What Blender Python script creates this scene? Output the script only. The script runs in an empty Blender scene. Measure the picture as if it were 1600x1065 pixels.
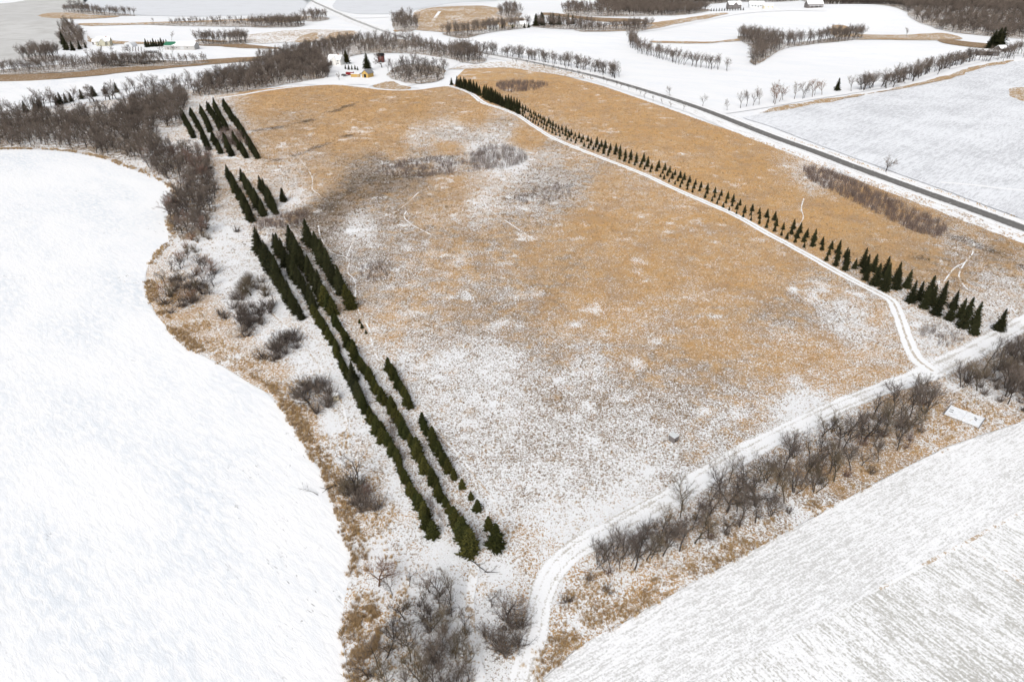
import bpy, math, random
import numpy as np
from mathutils import Vector, Matrix
from mathutils.geometry import delaunay_2d_cdt
R = math.radians
rng = np.random.default_rng(7)
random.seed(7)
scene = bpy.context.scene
C = scene.collection

# ---------------------------------------------------------------- camera, sky, sun, exposure
PITCH = R(30.0); CZ = 100.0; FPX = 1067.0          # drone 100 m up, 24 mm equivalent lens
cam_d = bpy.data.cameras.new('camera'); cam = bpy.data.objects.new('camera', cam_d); C.objects.link(cam)
cam_d.sensor_width = 36; cam_d.sensor_fit = 'HORIZONTAL'; cam_d.lens = 36 * FPX / 1600
cam_d.clip_start = 1; cam_d.clip_end = 20000
cam.location = (0, 0, CZ); cam.rotation_euler = (R(90) - PITCH, 0, 0)
scene.camera = cam
SUN_EL, SUN_AZ = R(42), R(200)                      # high thin cloud, soft light from behind the camera
world = bpy.data.worlds.new('World'); scene.world = world; world.use_nodes = True
wn = world.node_tree.nodes; wl = world.node_tree.links
bg = wn['Background']; sky = wn.new('ShaderNodeTexSky'); sky.sky_type = 'NISHITA'; sky.sun_disc = False
sky.sun_elevation = SUN_EL; sky.sun_rotation = SUN_AZ; sky.dust_density = 4.0; sky.air_density = 1.0
hs = wn.new('ShaderNodeHueSaturation'); hs.inputs['Saturation'].default_value = 0.22
wl.new(sky.outputs[0], hs.inputs['Color']); wl.new(hs.outputs[0], bg.inputs['Color'])
bg.inputs['Strength'].default_value = 0.12
sun_d = bpy.data.lights.new('sun', 'SUN'); sun = bpy.data.objects.new('sun', sun_d); C.objects.link(sun)
sun_d.energy = 1.2; sun_d.angle = R(28); sun_d.color = (1.0, 0.96, 0.9)
sd = Vector((math.sin(SUN_AZ) * math.cos(SUN_EL), math.cos(SUN_AZ) * math.cos(SUN_EL), math.sin(SUN_EL)))
sun.rotation_euler = sd.to_track_quat('Z', 'Y').to_euler(); sun.location = (0, 0, 300)
scene.view_settings.view_transform = 'Standard'; scene.view_settings.look = 'None'
scene.view_settings.gamma = 1; scene.view_settings.use_curve_mapping = False
scene.view_settings.exposure = 0.36

# ---------------------------------------------------------------- pixel -> ground
SP, CP = math.sin(PITCH), math.cos(PITCH)
def rays(px, py):
    px = np.asarray(px, float); py = np.asarray(py, float)
    u = (px - 800) / FPX; v = (532.5 - py) / FPX
    return u, CP + v * SP, -SP + v * CP
def flat(px, py, z=0.0):
    dx, dy, dz = rays(px, py); t = (z - CZ) / dz
    return dx * t, dy * t
HILLS = []
for px, py, hh, sx, sy in ((1300, 24, 13, 230, 170), (1390, 74, 6, 130, 90), (860, 58, 5, 170, 80), (735, 22, 8, 150, 120),
                           (40, 40, 7, 200, 110), (1560, 30, 10, 200, 160)):
    x, y = flat(px, py); HILLS.append((float(x), float(y), hh, sx, sy))
def hgt(x, y):
    x = np.asarray(x, float); y = np.asarray(y, float); z = np.zeros(np.broadcast(x, y).shape)
    for cx, cy, hh, sx, sy in HILLS:
        z = z + hh * np.exp(-((x - cx) / sx) ** 2 - ((y - cy) / sy) ** 2)
    return z
def PG(px, py):
    px = np.atleast_1d(np.asarray(px, float)); py = np.atleast_1d(np.asarray(py, float))
    z = np.zeros(px.shape)
    for _ in range(50):
        x, y = flat(px, py, z); z = 0.5 * z + 0.5 * hgt(x, y)
    return np.stack([x, y], -1)
def P1(px, py):
    q = PG(px, py)[0]; return float(q[0]), float(q[1])
def proj(x, y, z=0.0):
    x = np.asarray(x, float); y = np.asarray(y, float); dz = z - CZ
    d = y * CP - dz * SP; up = y * SP + dz * CP
    return 800 + FPX * x / d, 532.5 - FPX * up / d
def pts(l): a = np.array(l, float); return PG(a[:, 0], a[:, 1])

# ---------------------------------------------------------------- small geometry helpers
def vnoise(x, y, scale, seed=0):
    r = np.random.default_rng(seed); g = r.random((257, 257))
    x = np.asarray(x) / scale + 1000.3; y = np.asarray(y) / scale + 1000.7
    xi = np.floor(x).astype(int); yi = np.floor(y).astype(int); fx = x - xi; fy = y - yi
    fx = fx * fx * (3 - 2 * fx); fy = fy * fy * (3 - 2 * fy)
    a = g[xi % 257, yi % 257]; b = g[(xi + 1) % 257, yi % 257]; c = g[xi % 257, (yi + 1) % 257]; d = g[(xi + 1) % 257, (yi + 1) % 257]
    return a * (1 - fx) * (1 - fy) + b * fx * (1 - fy) + c * (1 - fx) * fy + d * fx * fy
def fnoise(x, y, scale, seed=0):
    return (vnoise(x, y, scale, seed) + .5 * vnoise(x, y, scale / 2.1, seed + 1) + .25 * vnoise(x, y, scale / 4.3, seed + 2)) / 1.75
def catmull(p, closed=False, n=8):
    p = np.asarray(p, float); N = len(p); out = []
    rngN = range(N) if closed else range(N - 1)
    for i in rngN:
        if closed: a, b, c, d = p[(i - 1) % N], p[i], p[(i + 1) % N], p[(i + 2) % N]
        else: a, b, c, d = p[max(i - 1, 0)], p[i], p[i + 1], p[min(i + 2, N - 1)]
        for k in range(n):
            t = k / n
            out.append(.5 * ((2 * b) + (c - a) * t + (2 * a - 5 * b + 4 * c - d) * t * t + (3 * b - a - 3 * c + d) * t ** 3))
    if not closed: out.append(p[-1])
    return np.array(out)
def resample(p, step, closed=False):
    p = np.asarray(p, float)
    if closed: p = np.vstack([p, p[:1]])
    s = np.concatenate([[0], np.cumsum(np.linalg.norm(np.diff(p[:, :2], axis=0), axis=1))])
    n = max(2, int(s[-1] / step) + 1); t = np.linspace(0, s[-1], n)
    q = np.stack([np.interp(t, s, p[:, k]) for k in range(p.shape[1])], -1)
    return q[:-1] if closed else q
def inpoly(x, y, poly):
    x = np.asarray(x); y = np.asarray(y); ins = np.zeros(x.shape, bool); n = len(poly)
    for i in range(n):
        x1, y1 = poly[i]; x2, y2 = poly[(i + 1) % n]
        if y1 == y2: continue
        c = ((y1 > y) != (y2 > y)) & (x < (x2 - x1) * (y - y1) / (y2 - y1) + x1); ins ^= c
    return ins
def dist_poly(x, y, line):
    x = np.asarray(x); y = np.asarray(y); best = np.full(x.shape, 1e9)
    for i in range(len(line) - 1):
        ax, ay = line[i][:2]; bx, by = line[i + 1][:2]; dx, dy = bx - ax, by - ay; L = dx * dx + dy * dy + 1e-9
        t = np.clip(((x - ax) * dx + (y - ay) * dy) / L, 0, 1)
        best = np.minimum(best, np.hypot(x - ax - t * dx, y - ay - t * dy))
    return best
def normals(p):
    d = np.gradient(p[:, :2], axis=0); d /= np.linalg.norm(d, axis=1)[:, None] + 1e-9
    return np.stack([-d[:, 1], d[:, 0]], -1)
def mesh(name, v, f, smooth=False):
    m = bpy.data.meshes.new(name); m.from_pydata([tuple(map(float, a)) for a in v], [], f)
    if smooth: m.polygons.foreach_set('use_smooth', [True] * len(m.polygons))
    m.update(); return m
def link(name, me, mats=None, parent=None, loc=None):
    o = bpy.data.objects.new(name, me)
    if mats is not None and me is not None and not len(me.materials):
        for mm in (mats if isinstance(mats, (list, tuple)) else [mats]): me.materials.append(mm)
    C.objects.link(o)
    if parent is not None: o.parent = parent
    if loc is not None: o.location = loc
    return o
def tag(o, label=None, cat=None, group=None, kind=None):
    if label: o['label'] = label
    if cat: o['category'] = cat
    if group: o['group'] = group
    if kind: o['kind'] = kind
    return o
def ordinal(n):
    s = 'th' if 10 <= n % 100 <= 20 else {1: 'st', 2: 'nd', 3: 'rd'}.get(n % 10, 'th')
    return f'{n}{s}'

# ---------------------------------------------------------------- materials
class NT:
    def __init__(s, name):
        s.m = bpy.data.materials.new(name); s.m.use_nodes = True; s.t = s.m.node_tree
        s.b = s.t.nodes['Principled BSDF']; s.b.inputs['Specular IOR Level'].default_value = 0.15; s.b.inputs['Roughness'].default_value = 0.9
    def n(s, typ, **kw):
        x = s.t.nodes.new(typ)
        for k, v in kw.items(): setattr(x, k, v)
        return x
    def put(s, sock, v):
        if isinstance(v, bpy.types.NodeSocket): s.t.links.new(v, sock)
        elif isinstance(v, (tuple, list)) and len(v) == 3 and sock.type == 'RGBA': sock.default_value = (*v, 1)
        else: sock.default_value = v
    def math(s, op, a, b=0.0, clamp=False):
        x = s.n('ShaderNodeMath', operation=op, use_clamp=clamp); s.put(x.inputs[0], a); s.put(x.inputs[1], b); return x.outputs[0]
    def pos(s, rot=0.0, scale=(1, 1, 1)):
        g = s.n('ShaderNodeNewGeometry'); mp = s.n('ShaderNodeMapping'); s.put(mp.inputs['Vector'], g.outputs['Position'])
        mp.vector_type = 'TEXTURE'; mp.inputs['Rotation'].default_value = (0, 0, -rot); mp.inputs['Scale'].default_value = tuple(1 / q for q in scale); return mp.outputs[0]
    def opos(s, scale=(1, 1, 1)):
        g = s.n('ShaderNodeTexCoord'); mp = s.n('ShaderNodeMapping'); s.put(mp.inputs['Vector'], g.outputs['Object'])
        mp.inputs['Scale'].default_value = scale; return mp.outputs[0]
    def noise(s, vec, scale, detail=3.0, rough=0.6, dist=0.0):
        x = s.n('ShaderNodeTexNoise'); s.put(x.inputs['Vector'], vec); s.put(x.inputs['Scale'], scale); x.inputs['Detail'].default_value = detail
        x.inputs['Roughness'].default_value = rough; x.inputs['Distortion'].default_value = dist; return x.outputs['Fac']
    def step(s, v, lo, hi, a=0.0, b=1.0):
        x = s.n('ShaderNodeMapRange'); s.put(x.inputs['Value'], v); s.put(x.inputs['From Min'], lo); s.put(x.inputs['From Max'], hi)
        s.put(x.inputs['To Min'], a); s.put(x.inputs['To Max'], b); return x.outputs['Result']
    def mix(s, fac, a, b, mode='MIX'):
        x = s.n('ShaderNodeMix', data_type='RGBA', blend_type=mode); s.put(x.inputs['Factor'], fac); s.put(x.inputs[6], a); s.put(x.inputs[7], b); return x.outputs[2]
    def attr(s, name, typ='GEOMETRY'):
        x = s.n('ShaderNodeAttribute', attribute_name=name, attribute_type=typ); return x.outputs['Fac']
    def obj(s, out='Random'):
        return s.n('ShaderNodeObjectInfo').outputs[out]
    def bump(s, h, strength=0.3, dist=0.2):
        x = s.n('ShaderNodeBump'); s.put(x.inputs['Height'], h); x.inputs['Strength'].default_value = strength; x.inputs['Distance'].default_value = dist
        s.t.links.new(x.outputs[0], s.b.inputs['Normal'])
    def out(s, col, rough=None):
        s.put(s.b.inputs['Base Color'], col)
        if rough is not None: s.put(s.b.inputs['Roughness'], rough)
        return s.m
SNOW = (0.86, 0.868, 0.885)
def simple(name, col, rough=0.85, var=0.25, scale=1.5):
    t = NT(name); n = t.noise(t.opos(), scale, 4); f = t.step(n, .3, .7, 1 - var, 1 + var)
    v = t.n('ShaderNodeVectorMath', operation='SCALE'); v.inputs[0].default_value = col; t.put(v.inputs['Scale'], f)
    return t.out(v.outputs[0], rough)
def cover_mat(name, grass_a, grass_b, dark, speck=2.4, attr=True, cover=0.5, large=0.02, pat=.12, grey=None):
    """snow with dry grass showing through; 'cover' is the share of grass"""
    t = NT(name); p = t.pos()
    n1 = t.math('ADD', t.math('MULTIPLY', t.noise(p, speck, 3, .62, 1.1), .72), t.math('MULTIPLY', t.noise(t.pos(.5, (1, .8, 1)), speck * 2.3, 2, .6, .6), .28)); n2 = t.noise(p, .22, 3, .6); n3 = t.noise(p, large, 4, .6); n4 = t.noise(p, .9, 2)
    cov = t.attr('cover') if attr else cover
    q = t.math('ADD', cov, t.math('ADD', t.step(n2, .3, .7, -pat, pat), t.step(n3, .3, .7, -pat * .7, pat * .7)))
    nw = t.step(n1, .30, .70, -.15, 1.15)
    v = t.math('ADD', nw, t.math('MULTIPLY', t.math('SUBTRACT', q, .5), .8))
    mask = t.step(v, .48, .58)
    gold = t.attr('gold') if attr else .5
    g2 = t.math('ADD', gold, t.step(n2, .3, .7, -.3, .3), True)
    col = t.mix(g2, grass_a, grass_b)
    if grey: col = t.mix(t.step(g2, .55, .25), col, grey)
    col = t.mix(t.step(n4, .45, .75, 0, .45), col, (0.22, 0.145, 0.08))
    col = t.mix(t.step(t.noise(p, .07, 4, .65), .48, .66, 0, .6), col, (.34, .24, .16))
    if attr:
        dk = t.math('MULTIPLY', t.attr('dark'), t.step(t.noise(p, .6, 4, .7), .3, .55, .35, 1.0), True)
        col = t.mix(dk, col, dark)
    col = t.mix(mask, SNOW, col)
    t.bump(v, .6, .25)
    return t.out(col, .95)
M = {}
M['meadow'] = cover_mat('meadow_grass_in_snow', (.43, .325, .215), (.57, .345, .145), (.080, .060, .043), speck=2.1, grey=(.27, .205, .145))
M['litter'] = cover_mat('leaf_litter_and_snow', (.20, .165, .13), (.26, .20, .14), (.1, .07, .05), speck=.9, attr=False, cover=.66, pat=.3)
M['tan'] = cover_mat('dry_grass', (.40, .30, .19), (.46, .28, .12), (.1, .07, .05), speck=.8, attr=False, cover=.8, pat=.3)
M['reedland'] = cover_mat('brown_reeds', (.24, .165, .10), (.30, .20, .11), (.1, .07, .05), speck=.8, attr=False, cover=1.0)
M['thin'] = cover_mat('thin_snow_grass', (.40, .31, .2), (.45, .29, .15), (.1, .07, .05), speck=.6, attr=False, cover=.45, pat=.35)
def snow_mat(name, tint=(.70, .75, .82), amt=.5, sc=.05, rot=.6, cracks=False):
    t = NT(name); p = t.pos(rot, (.38, 1, 1)); n = t.noise(p, sc, 7, .66, .3); f = t.noise(p, .75, 5, .62, .25)
    k = t.math('MULTIPLY', t.step(n, .42, .66), t.step(f, .40, .58, .1, 1))
    col = t.mix(t.math('MULTIPLY', k, amt), SNOW, tint)
    if cracks:
        pc = t.pos(.75, (.12, 1, 1)); c1 = t.noise(pc, .12, 5, .7, 1.2); gate = t.noise(t.pos(), .03, 3)
        line = t.math('MULTIPLY', t.step(t.math('ABSOLUTE', t.math('SUBTRACT', c1, .5)), .006, .0), t.step(gate, .52, .62))
        br = t.noise(t.pos(), .5, 3); line = t.math('MULTIPLY', line, t.step(br, .52, .6))
        col = t.mix(line, col, (.22, .22, .22))
    t.bump(f, .5, .4)
    return t.out(col, .7)
M['snow'] = snow_mat('snow_cover')
M['ice'] = snow_mat('snow_on_lake_ice', (.60, .66, .73), .6, .05, .75, True)
M['packed'] = snow_mat('yard_snow', (.72, .72, .74), .4, .08)
def field_mat(name, rot, base=SNOW, soil=(.34, .33, .31), amt=.5, row=1.6, bias=0.0):
    t = NT(name); p = t.pos(rot, (.16, 1, 1)); rows = t.noise(p, row, 4, .62, .2); p2 = t.pos(); sp = t.noise(p2, 2.4, 3, .66, .4); big = t.noise(p2, .025, 4, .6)
    wide = t.noise(t.pos(rot, (.02, 1, 1)), .22, 3, .6)
    v = t.math('ADD', t.math('MULTIPLY', rows, .55), t.math('MULTIPLY', sp, .55))
    v = t.math('ADD', v, t.math('ADD', t.step(big, .35, .65, -.05, .05), t.step(wide, .35, .65, -.028, .028)))
    k = t.step(v, .57 - bias, .70 - bias)
    col = t.mix(t.math('MULTIPLY', k, amt), base, soil); t.bump(v, .35, .2)
    return t.out(col, .95)
M['lane'] = None
def lane_mat(name, tan=.8):
    t = NT(name); u = t.attr('u'); p = t.pos(); n = t.noise(p, 1.6, 4, .7); n2 = t.noise(p, .3, 3)
    au = t.math('ABSOLUTE', u)
    mid = t.step(au, .34, .12); edge = t.step(au, .72, 1.0); k = t.math('MAXIMUM', t.math('MULTIPLY', mid, .8), t.math('MULTIPLY', edge, .75))
    v = t.math('ADD', n, t.math('MULTIPLY', t.math('SUBTRACT', k, .6), .45)); v = t.math('ADD', v, t.step(n2, .3, .7, -.06, .06))
    mask = t.step(v, .5, .57); col = t.mix(t.math('MULTIPLY', mask, tan), SNOW, (.42, .34, .25))
    t.bump(v, .4, .2); return t.out(col, .85)
M['lane'] = lane_mat('snowy_track')
def lane2_mat():
    t = NT('packed_snow_track'); u = t.attr('u'); p = t.pos(); n = t.noise(p, 2.2, 4, .75); n2 = t.noise(p, .12, 3)
    au = t.math('ABSOLUTE', u); rut = t.math('SUBTRACT', 1.0, t.step(t.math('ABSOLUTE', t.math('SUBTRACT', au, .42)), 0, .2))
    edge = t.step(au, .75, 1.0)
    v = t.math('ADD', n, t.math('ADD', t.math('MULTIPLY', rut, .15), t.math('MULTIPLY', edge, .20))); v = t.math('ADD', v, t.step(n2, .35, .65, -.11, .11))
    col = t.mix(t.math('MULTIPLY', t.step(v, .59, .70), .75), SNOW, (.40, .36, .31)); t.bump(v, .4, .2); return t.out(col, .8)
M['lane2'] = lane2_mat()
def asphalt_mat():
    t = NT('worn_asphalt'); u = t.attr('u'); p = t.pos(); n = t.noise(p, .5, 5, .7); au = t.math('ABSOLUTE', u)
    col = t.mix(t.step(n, .35, .65), (.13, .125, .12), (.185, .18, .172))
    tr = t.math('SUBTRACT', 1.0, t.step(t.math('ABSOLUTE', t.math('SUBTRACT', au, .45)), .05, .2)); col = t.mix(t.math('MULTIPLY', tr, .35), col, (.105, .10, .097))
    sy = t.n('ShaderNodeSeparateXYZ'); t.put(sy.inputs[0], t.n('ShaderNodeNewGeometry').outputs['Position'])
    e = t.math('ADD', t.math('ADD', t.step(au, .8, 1.0, 0, .35), t.step(sy.outputs[1], 420, 800, 0, .2)), n); col = t.mix(t.step(e, .62, .78), col, (.7, .7, .7))
    return t.out(col, .75)
M['asphalt'] = asphalt_mat()
def trail_mat():
    t = NT('trodden_snow_trail'); p = t.pos(); n = t.noise(p, 1.4, 4, .7); n2 = t.noise(p, .12, 3, .6)
    v = t.math('ADD', n, t.step(n2, .35, .65, -.12, .12)); return t.out(t.mix(t.step(v, .50, .60), SNOW, (.46, .36, .26)), .9)
M['trail'] = trail_mat()
M['yellow_paint'] = simple('faded_yellow_road_paint', (.35, .26, .06))
def shoulder_mat():
    t = NT('snowy_shoulder'); u = t.attr('u'); w = t.attr('v')
    cv = t.n('ShaderNodeCombineXYZ'); t.put(cv.inputs[0], t.math('MULTIPLY', w, .05)); t.put(cv.inputs[1], t.math('MULTIPLY', u, 9.0))
    s1 = t.noise(cv.outputs[0], 1.3, 4, .7); sp = t.noise(t.pos(), 1.2, 4, .75)
    v = t.math('ADD', t.math('MULTIPLY', s1, .7), t.math('MULTIPLY', sp, .4)); col = t.mix(t.step(v, .57, .68, 0, .75), SNOW, (.36, .31, .25)); return t.out(col, .9)
M['shoulder'] = shoulder_mat()
def tinted(name, a, b, c=None, rough=.9, tint=False, nsc=1.1):
    """colour varies from object to object (and instance to instance)"""
    t = NT(name); r = t.obj('Random'); col = t.mix(r, a, b)
    if tint: col = t.mix(t.attr('tint', 'INSTANCER'), col, c)
    elif c: col = t.mix(t.step(t.noise(t.opos(), nsc, 4), .42, .6, 0, .9), col, c)
    if not tint:
        col2 = t.n('ShaderNodeMix', data_type='RGBA', blend_type='MULTIPLY'); col2.inputs['Factor'].default_value = 1
        t.put(col2.inputs[6], col); t.put(col2.inputs[7], t.obj('Color')); col = col2.outputs[2]
    return t.out(col, rough)
M['bark'] = tinted('grey_brown_bark', (.045, .039, .035), (.085, .073, .064))
M['twig'] = tinted('bare_twigs', (.120, .098, .084), (.205, .165, .138))
M['needle'] = tinted('spruce_needles', (.006, .013, .007), (.040, .048, .020), (.050, .044, .018), nsc=2.2)
M['cedar'] = tinted('cedar_foliage', (.034, .040, .010), (.088, .080, .020), (.018, .024, .008), nsc=2.6)
M['tuft'] = tinted('dry_grass_blades', (.54, .41, .275), (.64, .40, .175), (.16, .115, .075), tint=True)
M['reed'] = tinted('reed_stems', (.25, .175, .11), (.42, .30, .18), (.62, .42, .18), tint=True)
M['brush'] = tinted('brush_stems', (.13, .098, .09), (.20, .15, .13), (.26, .235, .22), tint=True)
for k, c in dict(white_siding=(.72, .71, .68), cream=(.62, .56, .42), yellow=(.47, .31, .10), red=(.20, .018, .02), black=(.015, .015, .017), grey_wood=(.17, .155, .15),
                 tan_wood=(.42, .33, .2), green_roof=(.04, .17, .10), roof_grey=(.23, .235, .25), brick=(.3, .14, .09), glass=(.035, .04, .05), steel=(.5, .51, .52),
                 concrete=(.42, .41, .4), dark_red=(.12, .04, .035), dull_white=(.6, .62, .63), khaki=(.45, .43, .34), panel=(.80, .82, .85)).items():
    M[k] = simple(k, c, .35 if k == 'glass' else .8, .12)
M['roof_snow'] = simple('roof_snow', (.84, .85, .865), .7, .03)

# ---------------------------------------------------------------- base ground
def grid_sheet():
    xs = np.unique(np.concatenate([np.linspace(-9000, -1500, 12), np.arange(-1500, 1501, 14), np.linspace(1500, 9000, 12)]))
    ys = np.unique(np.concatenate([np.linspace(-4000, -150, 8), np.arange(-150, 2300, 14), np.linspace(2300, 14000, 16)]))
    X, Y = np.meshgrid(xs, ys); Z = hgt(X, Y) - .35; nx = len(xs)
    v = np.stack([X.ravel(), Y.ravel(), Z.ravel()], -1)
    f = [(j * nx + i, j * nx + i + 1, (j + 1) * nx + i + 1, (j + 1) * nx + i) for j in range(len(ys) - 1) for i in range(nx - 1)]
    o = link('ground', mesh('ground', v, f, True), M['snow']); tag(o, 'snow covered rolling farmland reaching the horizon', kind='structure')
grid_sheet()
def sheet(name, poly, z, mat, label, spacing=None, jitter=0.0, js=6.0, step=None, kind='structure', attrs=None, parent=None):
    """a ground-hugging sheet bounded by a ground polygon"""
    if step: poly = resample(poly, step, True)
    poly = np.array(poly)
    if jitter:
        n = normals(np.vstack([poly[-1:], poly, poly[:1]]))[1:-1]
        poly = poly + n * ((fnoise(poly[:, 0], poly[:, 1], js, 5) - .5) * 2 * jitter)[:, None]
    P = [Vector(p) for p in poly]; n0 = len(P); edges = [(i, (i + 1) % n0) for i in range(n0)]
    if spacing:
        (x0, y0), (x1, y1) = poly.min(0), poly.max(0)
        gx, gy = np.meshgrid(np.arange(x0, x1, spacing), np.arange(y0, y1, spacing)); gx = gx.ravel() + rng.uniform(-.2, .2, gx.size) * spacing; gy = gy.ravel() + rng.uniform(-.2, .2, gy.size) * spacing
        k = inpoly(gx, gy, poly); P += [Vector((a, b)) for a, b in zip(gx[k], gy[k])]
    v, e, f, *_ = delaunay_2d_cdt(P, edges, [], 1, 1e-4)
    xy = np.array([(a.x, a.y) for a in v]); zz = hgt(xy[:, 0], xy[:, 1]) + z
    f = [tuple(t) if (v[t[1]] - v[t[0]]).cross(v[t[2]] - v[t[0]]) > 0 else tuple(reversed(t)) for t in f]
    me = mesh(name, np.column_stack([xy, zz]), f, True)
    if attrs:
        for an, fn in attrs.items():
            a = me.attributes.new(an, 'FLOAT', 'POINT'); a.data.foreach_set('value', fn(xy[:, 0], xy[:, 1]).astype(np.float32))
    o = link(name, me, mat, parent); tag(o, label, kind=kind); return o
def ribbon(name, line, z, mat, label, step=2.0, edge=.25, kind='structure', sides=6, off=0.0):
    """a strip along a ground polyline of (x, y, width); attributes u across, v along"""
    l = resample(line, step); n = normals(l); s = np.concatenate([[0], np.cumsum(np.linalg.norm(np.diff(l[:, :2], axis=0), axis=1))])
    v, f, U, V = [], [], [], []
    for i, p in enumerate(l):
        w = p[2] / 2
        for j in range(sides + 1):
            u = -1 + 2 * j / sides; e = 1.0
            if edge and abs(u) == 1: e += edge * (float(fnoise(p[0] + 37 * u, p[1], 5, 9)) - .5) * 2
            q = p[:2] + n[i] * (u * w * e + off); v.append((q[0], q[1])); U.append(u); V.append(s[i])
    m = sides + 1
    f = [(i * m + j + 1, i * m + j, (i + 1) * m + j, (i + 1) * m + j + 1) for i in range(len(l) - 1) for j in range(sides)]
    v = np.array(v); me = mesh(name, np.column_stack([v, hgt(v[:, 0], v[:, 1]) + z]), f, True)
    for an, d in (('u', U), ('v', V)): a = me.attributes.new(an, 'FLOAT', 'POINT'); a.data.foreach_set('value', np.array(d, np.float32))
    o = link(name, me, mat)
    me.calc_loop_triangles()
    if sum(p.normal.z for p in me.polygons) < 0: me.flip_normals()
    tag(o, label, kind=kind); return o
def line_px(l, w=None, n=6):
    """pixel polyline (px, py[, width m]) -> smooth ground polyline (x, y, width)"""
    a = np.array([(q[0], q[1], q[2] if len(q) > 2 else w) for q in l], float); g = PG(a[:, 0], a[:, 1]); return catmull(np.column_stack([g, a[:, 2]]), False, n)

# main lake
shore_px = [(-40, 234), (0, 233), (60, 233), (110, 237), (160, 247), (200, 262), (232, 273), (262, 290), (274, 312), (262, 345), (268, 372), (250, 388), (233, 412), (228, 440), (238, 480), (262, 512),
            (300, 545), (345, 570), (385, 595), (420, 615), (445, 640), (462, 670), (480, 700), (500, 735), (515, 765), (527, 800), (538, 832), (552, 865), (546, 900), (538, 940), (535, 980), (540, 1020), (548, 1065), (552, 1110)]
shore = catmull(pts(shore_px), False, 5)
lake_poly = np.vstack([shore, [(-40, 20), (-120, -60), (-500, -60), (-700, 250), (-520, 370)]])
sheet('lake', lake_poly, -.22, M['ice'], 'broad frozen lake under wind-streaked white snow at the left', 25, .5, 5, 3)

# main track: along the hedgerow, then the junction and the long lane beside the spruce rows
track_main_px = [(800, 1110, 4.5), (815, 1065, 4.5), (832, 1000, 4.4), (846, 935, 4.4), (868, 888, 4.6), (905, 855, 5), (960, 826, 5.2), (1060, 770, 5.4), (1150, 715, 5.4), (1260, 658, 5.4), (1350, 618, 5), (1430, 590, 6),
                 (1465, 575, 8), (1520, 548, 7), (1600, 505, 6.5), (1700, 455, 6)]
lane_px = [(1458, 580, 5), (1432, 560, 4.5), (1417, 530, 4), (1407, 500, 3.8), (1395, 472, 3.8), (1375, 459, 3.6), (1337, 440, 3.4), (1300, 420, 3.4), (1265, 400, 3.4), (1200, 365, 3.4), (1150, 337, 3.4), (1100, 315, 3.4), (1050, 293, 3.4),
           (1000, 270, 3.4), (925, 241, 3.4), (887, 226, 3.4), (859, 213, 3.4), (832, 196, 3.4), (810, 181, 3.6), (784, 170, 4), (756, 161, 5), (737, 147, 4), (718, 139, 4), (701, 134, 5)]
farm_px = [(690, 112, 5), (704, 117, 5), (711, 125, 5), (704, 133, 5), (680, 136, 5), (650, 140, 4.5), (620, 141, 4.5), (590, 139, 4.5), (560, 135, 4.5), (520, 132, 4.5), (470, 135, 4.5), (420, 141, 4), (380, 148, 4), (345, 153, 3.5)]
loop_px = [(571, 137, 3.5), (585, 131, 3.5), (605, 126, 3.5), (618, 130, 3.5), (635, 135, 3.5), (660, 138, 3.5)]
t_main = line_px(track_main_px); t_lane = line_px(lane_px); t_farm = line_px(farm_px); t_loop = line_px(loop_px)
ribbon('track', t_main, .07, M['lane2'], 'wide snow covered farm track between the meadow and the hedgerow', 1.5)
ribbon('lane', t_lane, .075, M['lane'], 'two-rut snowy lane beside the long spruce rows', 1.5)
ribbon('farm_lane', t_farm, .08, M['packed'], 'snowy lane curving along the far edge of the meadow', 3)
ribbon('loop_lane', t_loop, .085, M['packed'], 'short snowy loop below the farmyard grove', 3)

# highway
road_px = [(470, -14), (485, 0), (512, 13), (545, 28), (575, 40), (605, 51), (640, 62), (680, 70), (720, 77), (770, 86), (820, 95), (880, 108), (940, 122), (1025, 147), (1100, 172), (1200, 211), (1275, 238), (1330, 259), (1420, 292), (1510, 324), (1600, 357), (1700, 394)]
road = line_px([(a, b, 7.4) for a, b in road_px])
ribbon('road_shoulder', np.column_stack([road[:, :2], np.full(len(road), 24.0)]), .05, M['shoulder'], 'snowy streaked shoulder and ditch along the paved road', 4, .12, sides=10, off=-3.5)
ribbon('road', road, .16, M['asphalt'], 'grey paved two-lane road sweeping past the meadow', 4, .05, sides=8)
g_px = [(1112, 178, 7), (1140, 175, 6), (1200, 166, 5.5), (1270, 154, 5.5), (1340, 143, 5.5), (1400, 132, 5.5), (1440, 121, 5.5), (1480, 108, 5.5), (1525, 97, 5.5), (1570, 88, 6), (1640, 82, 6)]
grav = line_px(g_px)
ribbon('side_road', grav, .12, M['packed'], 'snow covered side road joining the paved road at the right', 4)
for nm, l, w, lb in (('farm_road', [(190, 89), (260, 91), (330, 92), (420, 87), (470, 84)], 5, 'snowy road in front of the far left farmstead'),
                     ('field_road', [(545, 27), (580, 28), (640, 22), (690, 10), (740, 5), (800, 0)], 6, 'snowy field road between the far fields at the top'),
                     ('hill_track', [(672, 43), (676, 34), (682, 25), (687, 18)], 5, 'short snowy track climbing the tan hill'),
                     ('ridge_road', [(1000, 50), (1060, 40), (1110, 30), (1160, 21), (1220, 17), (1290, 17)], 6, 'snowy road along the far ridge below the houses')):
    ribbon(nm, line_px(l, w), .1, M['packed'], lb, 8)

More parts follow.
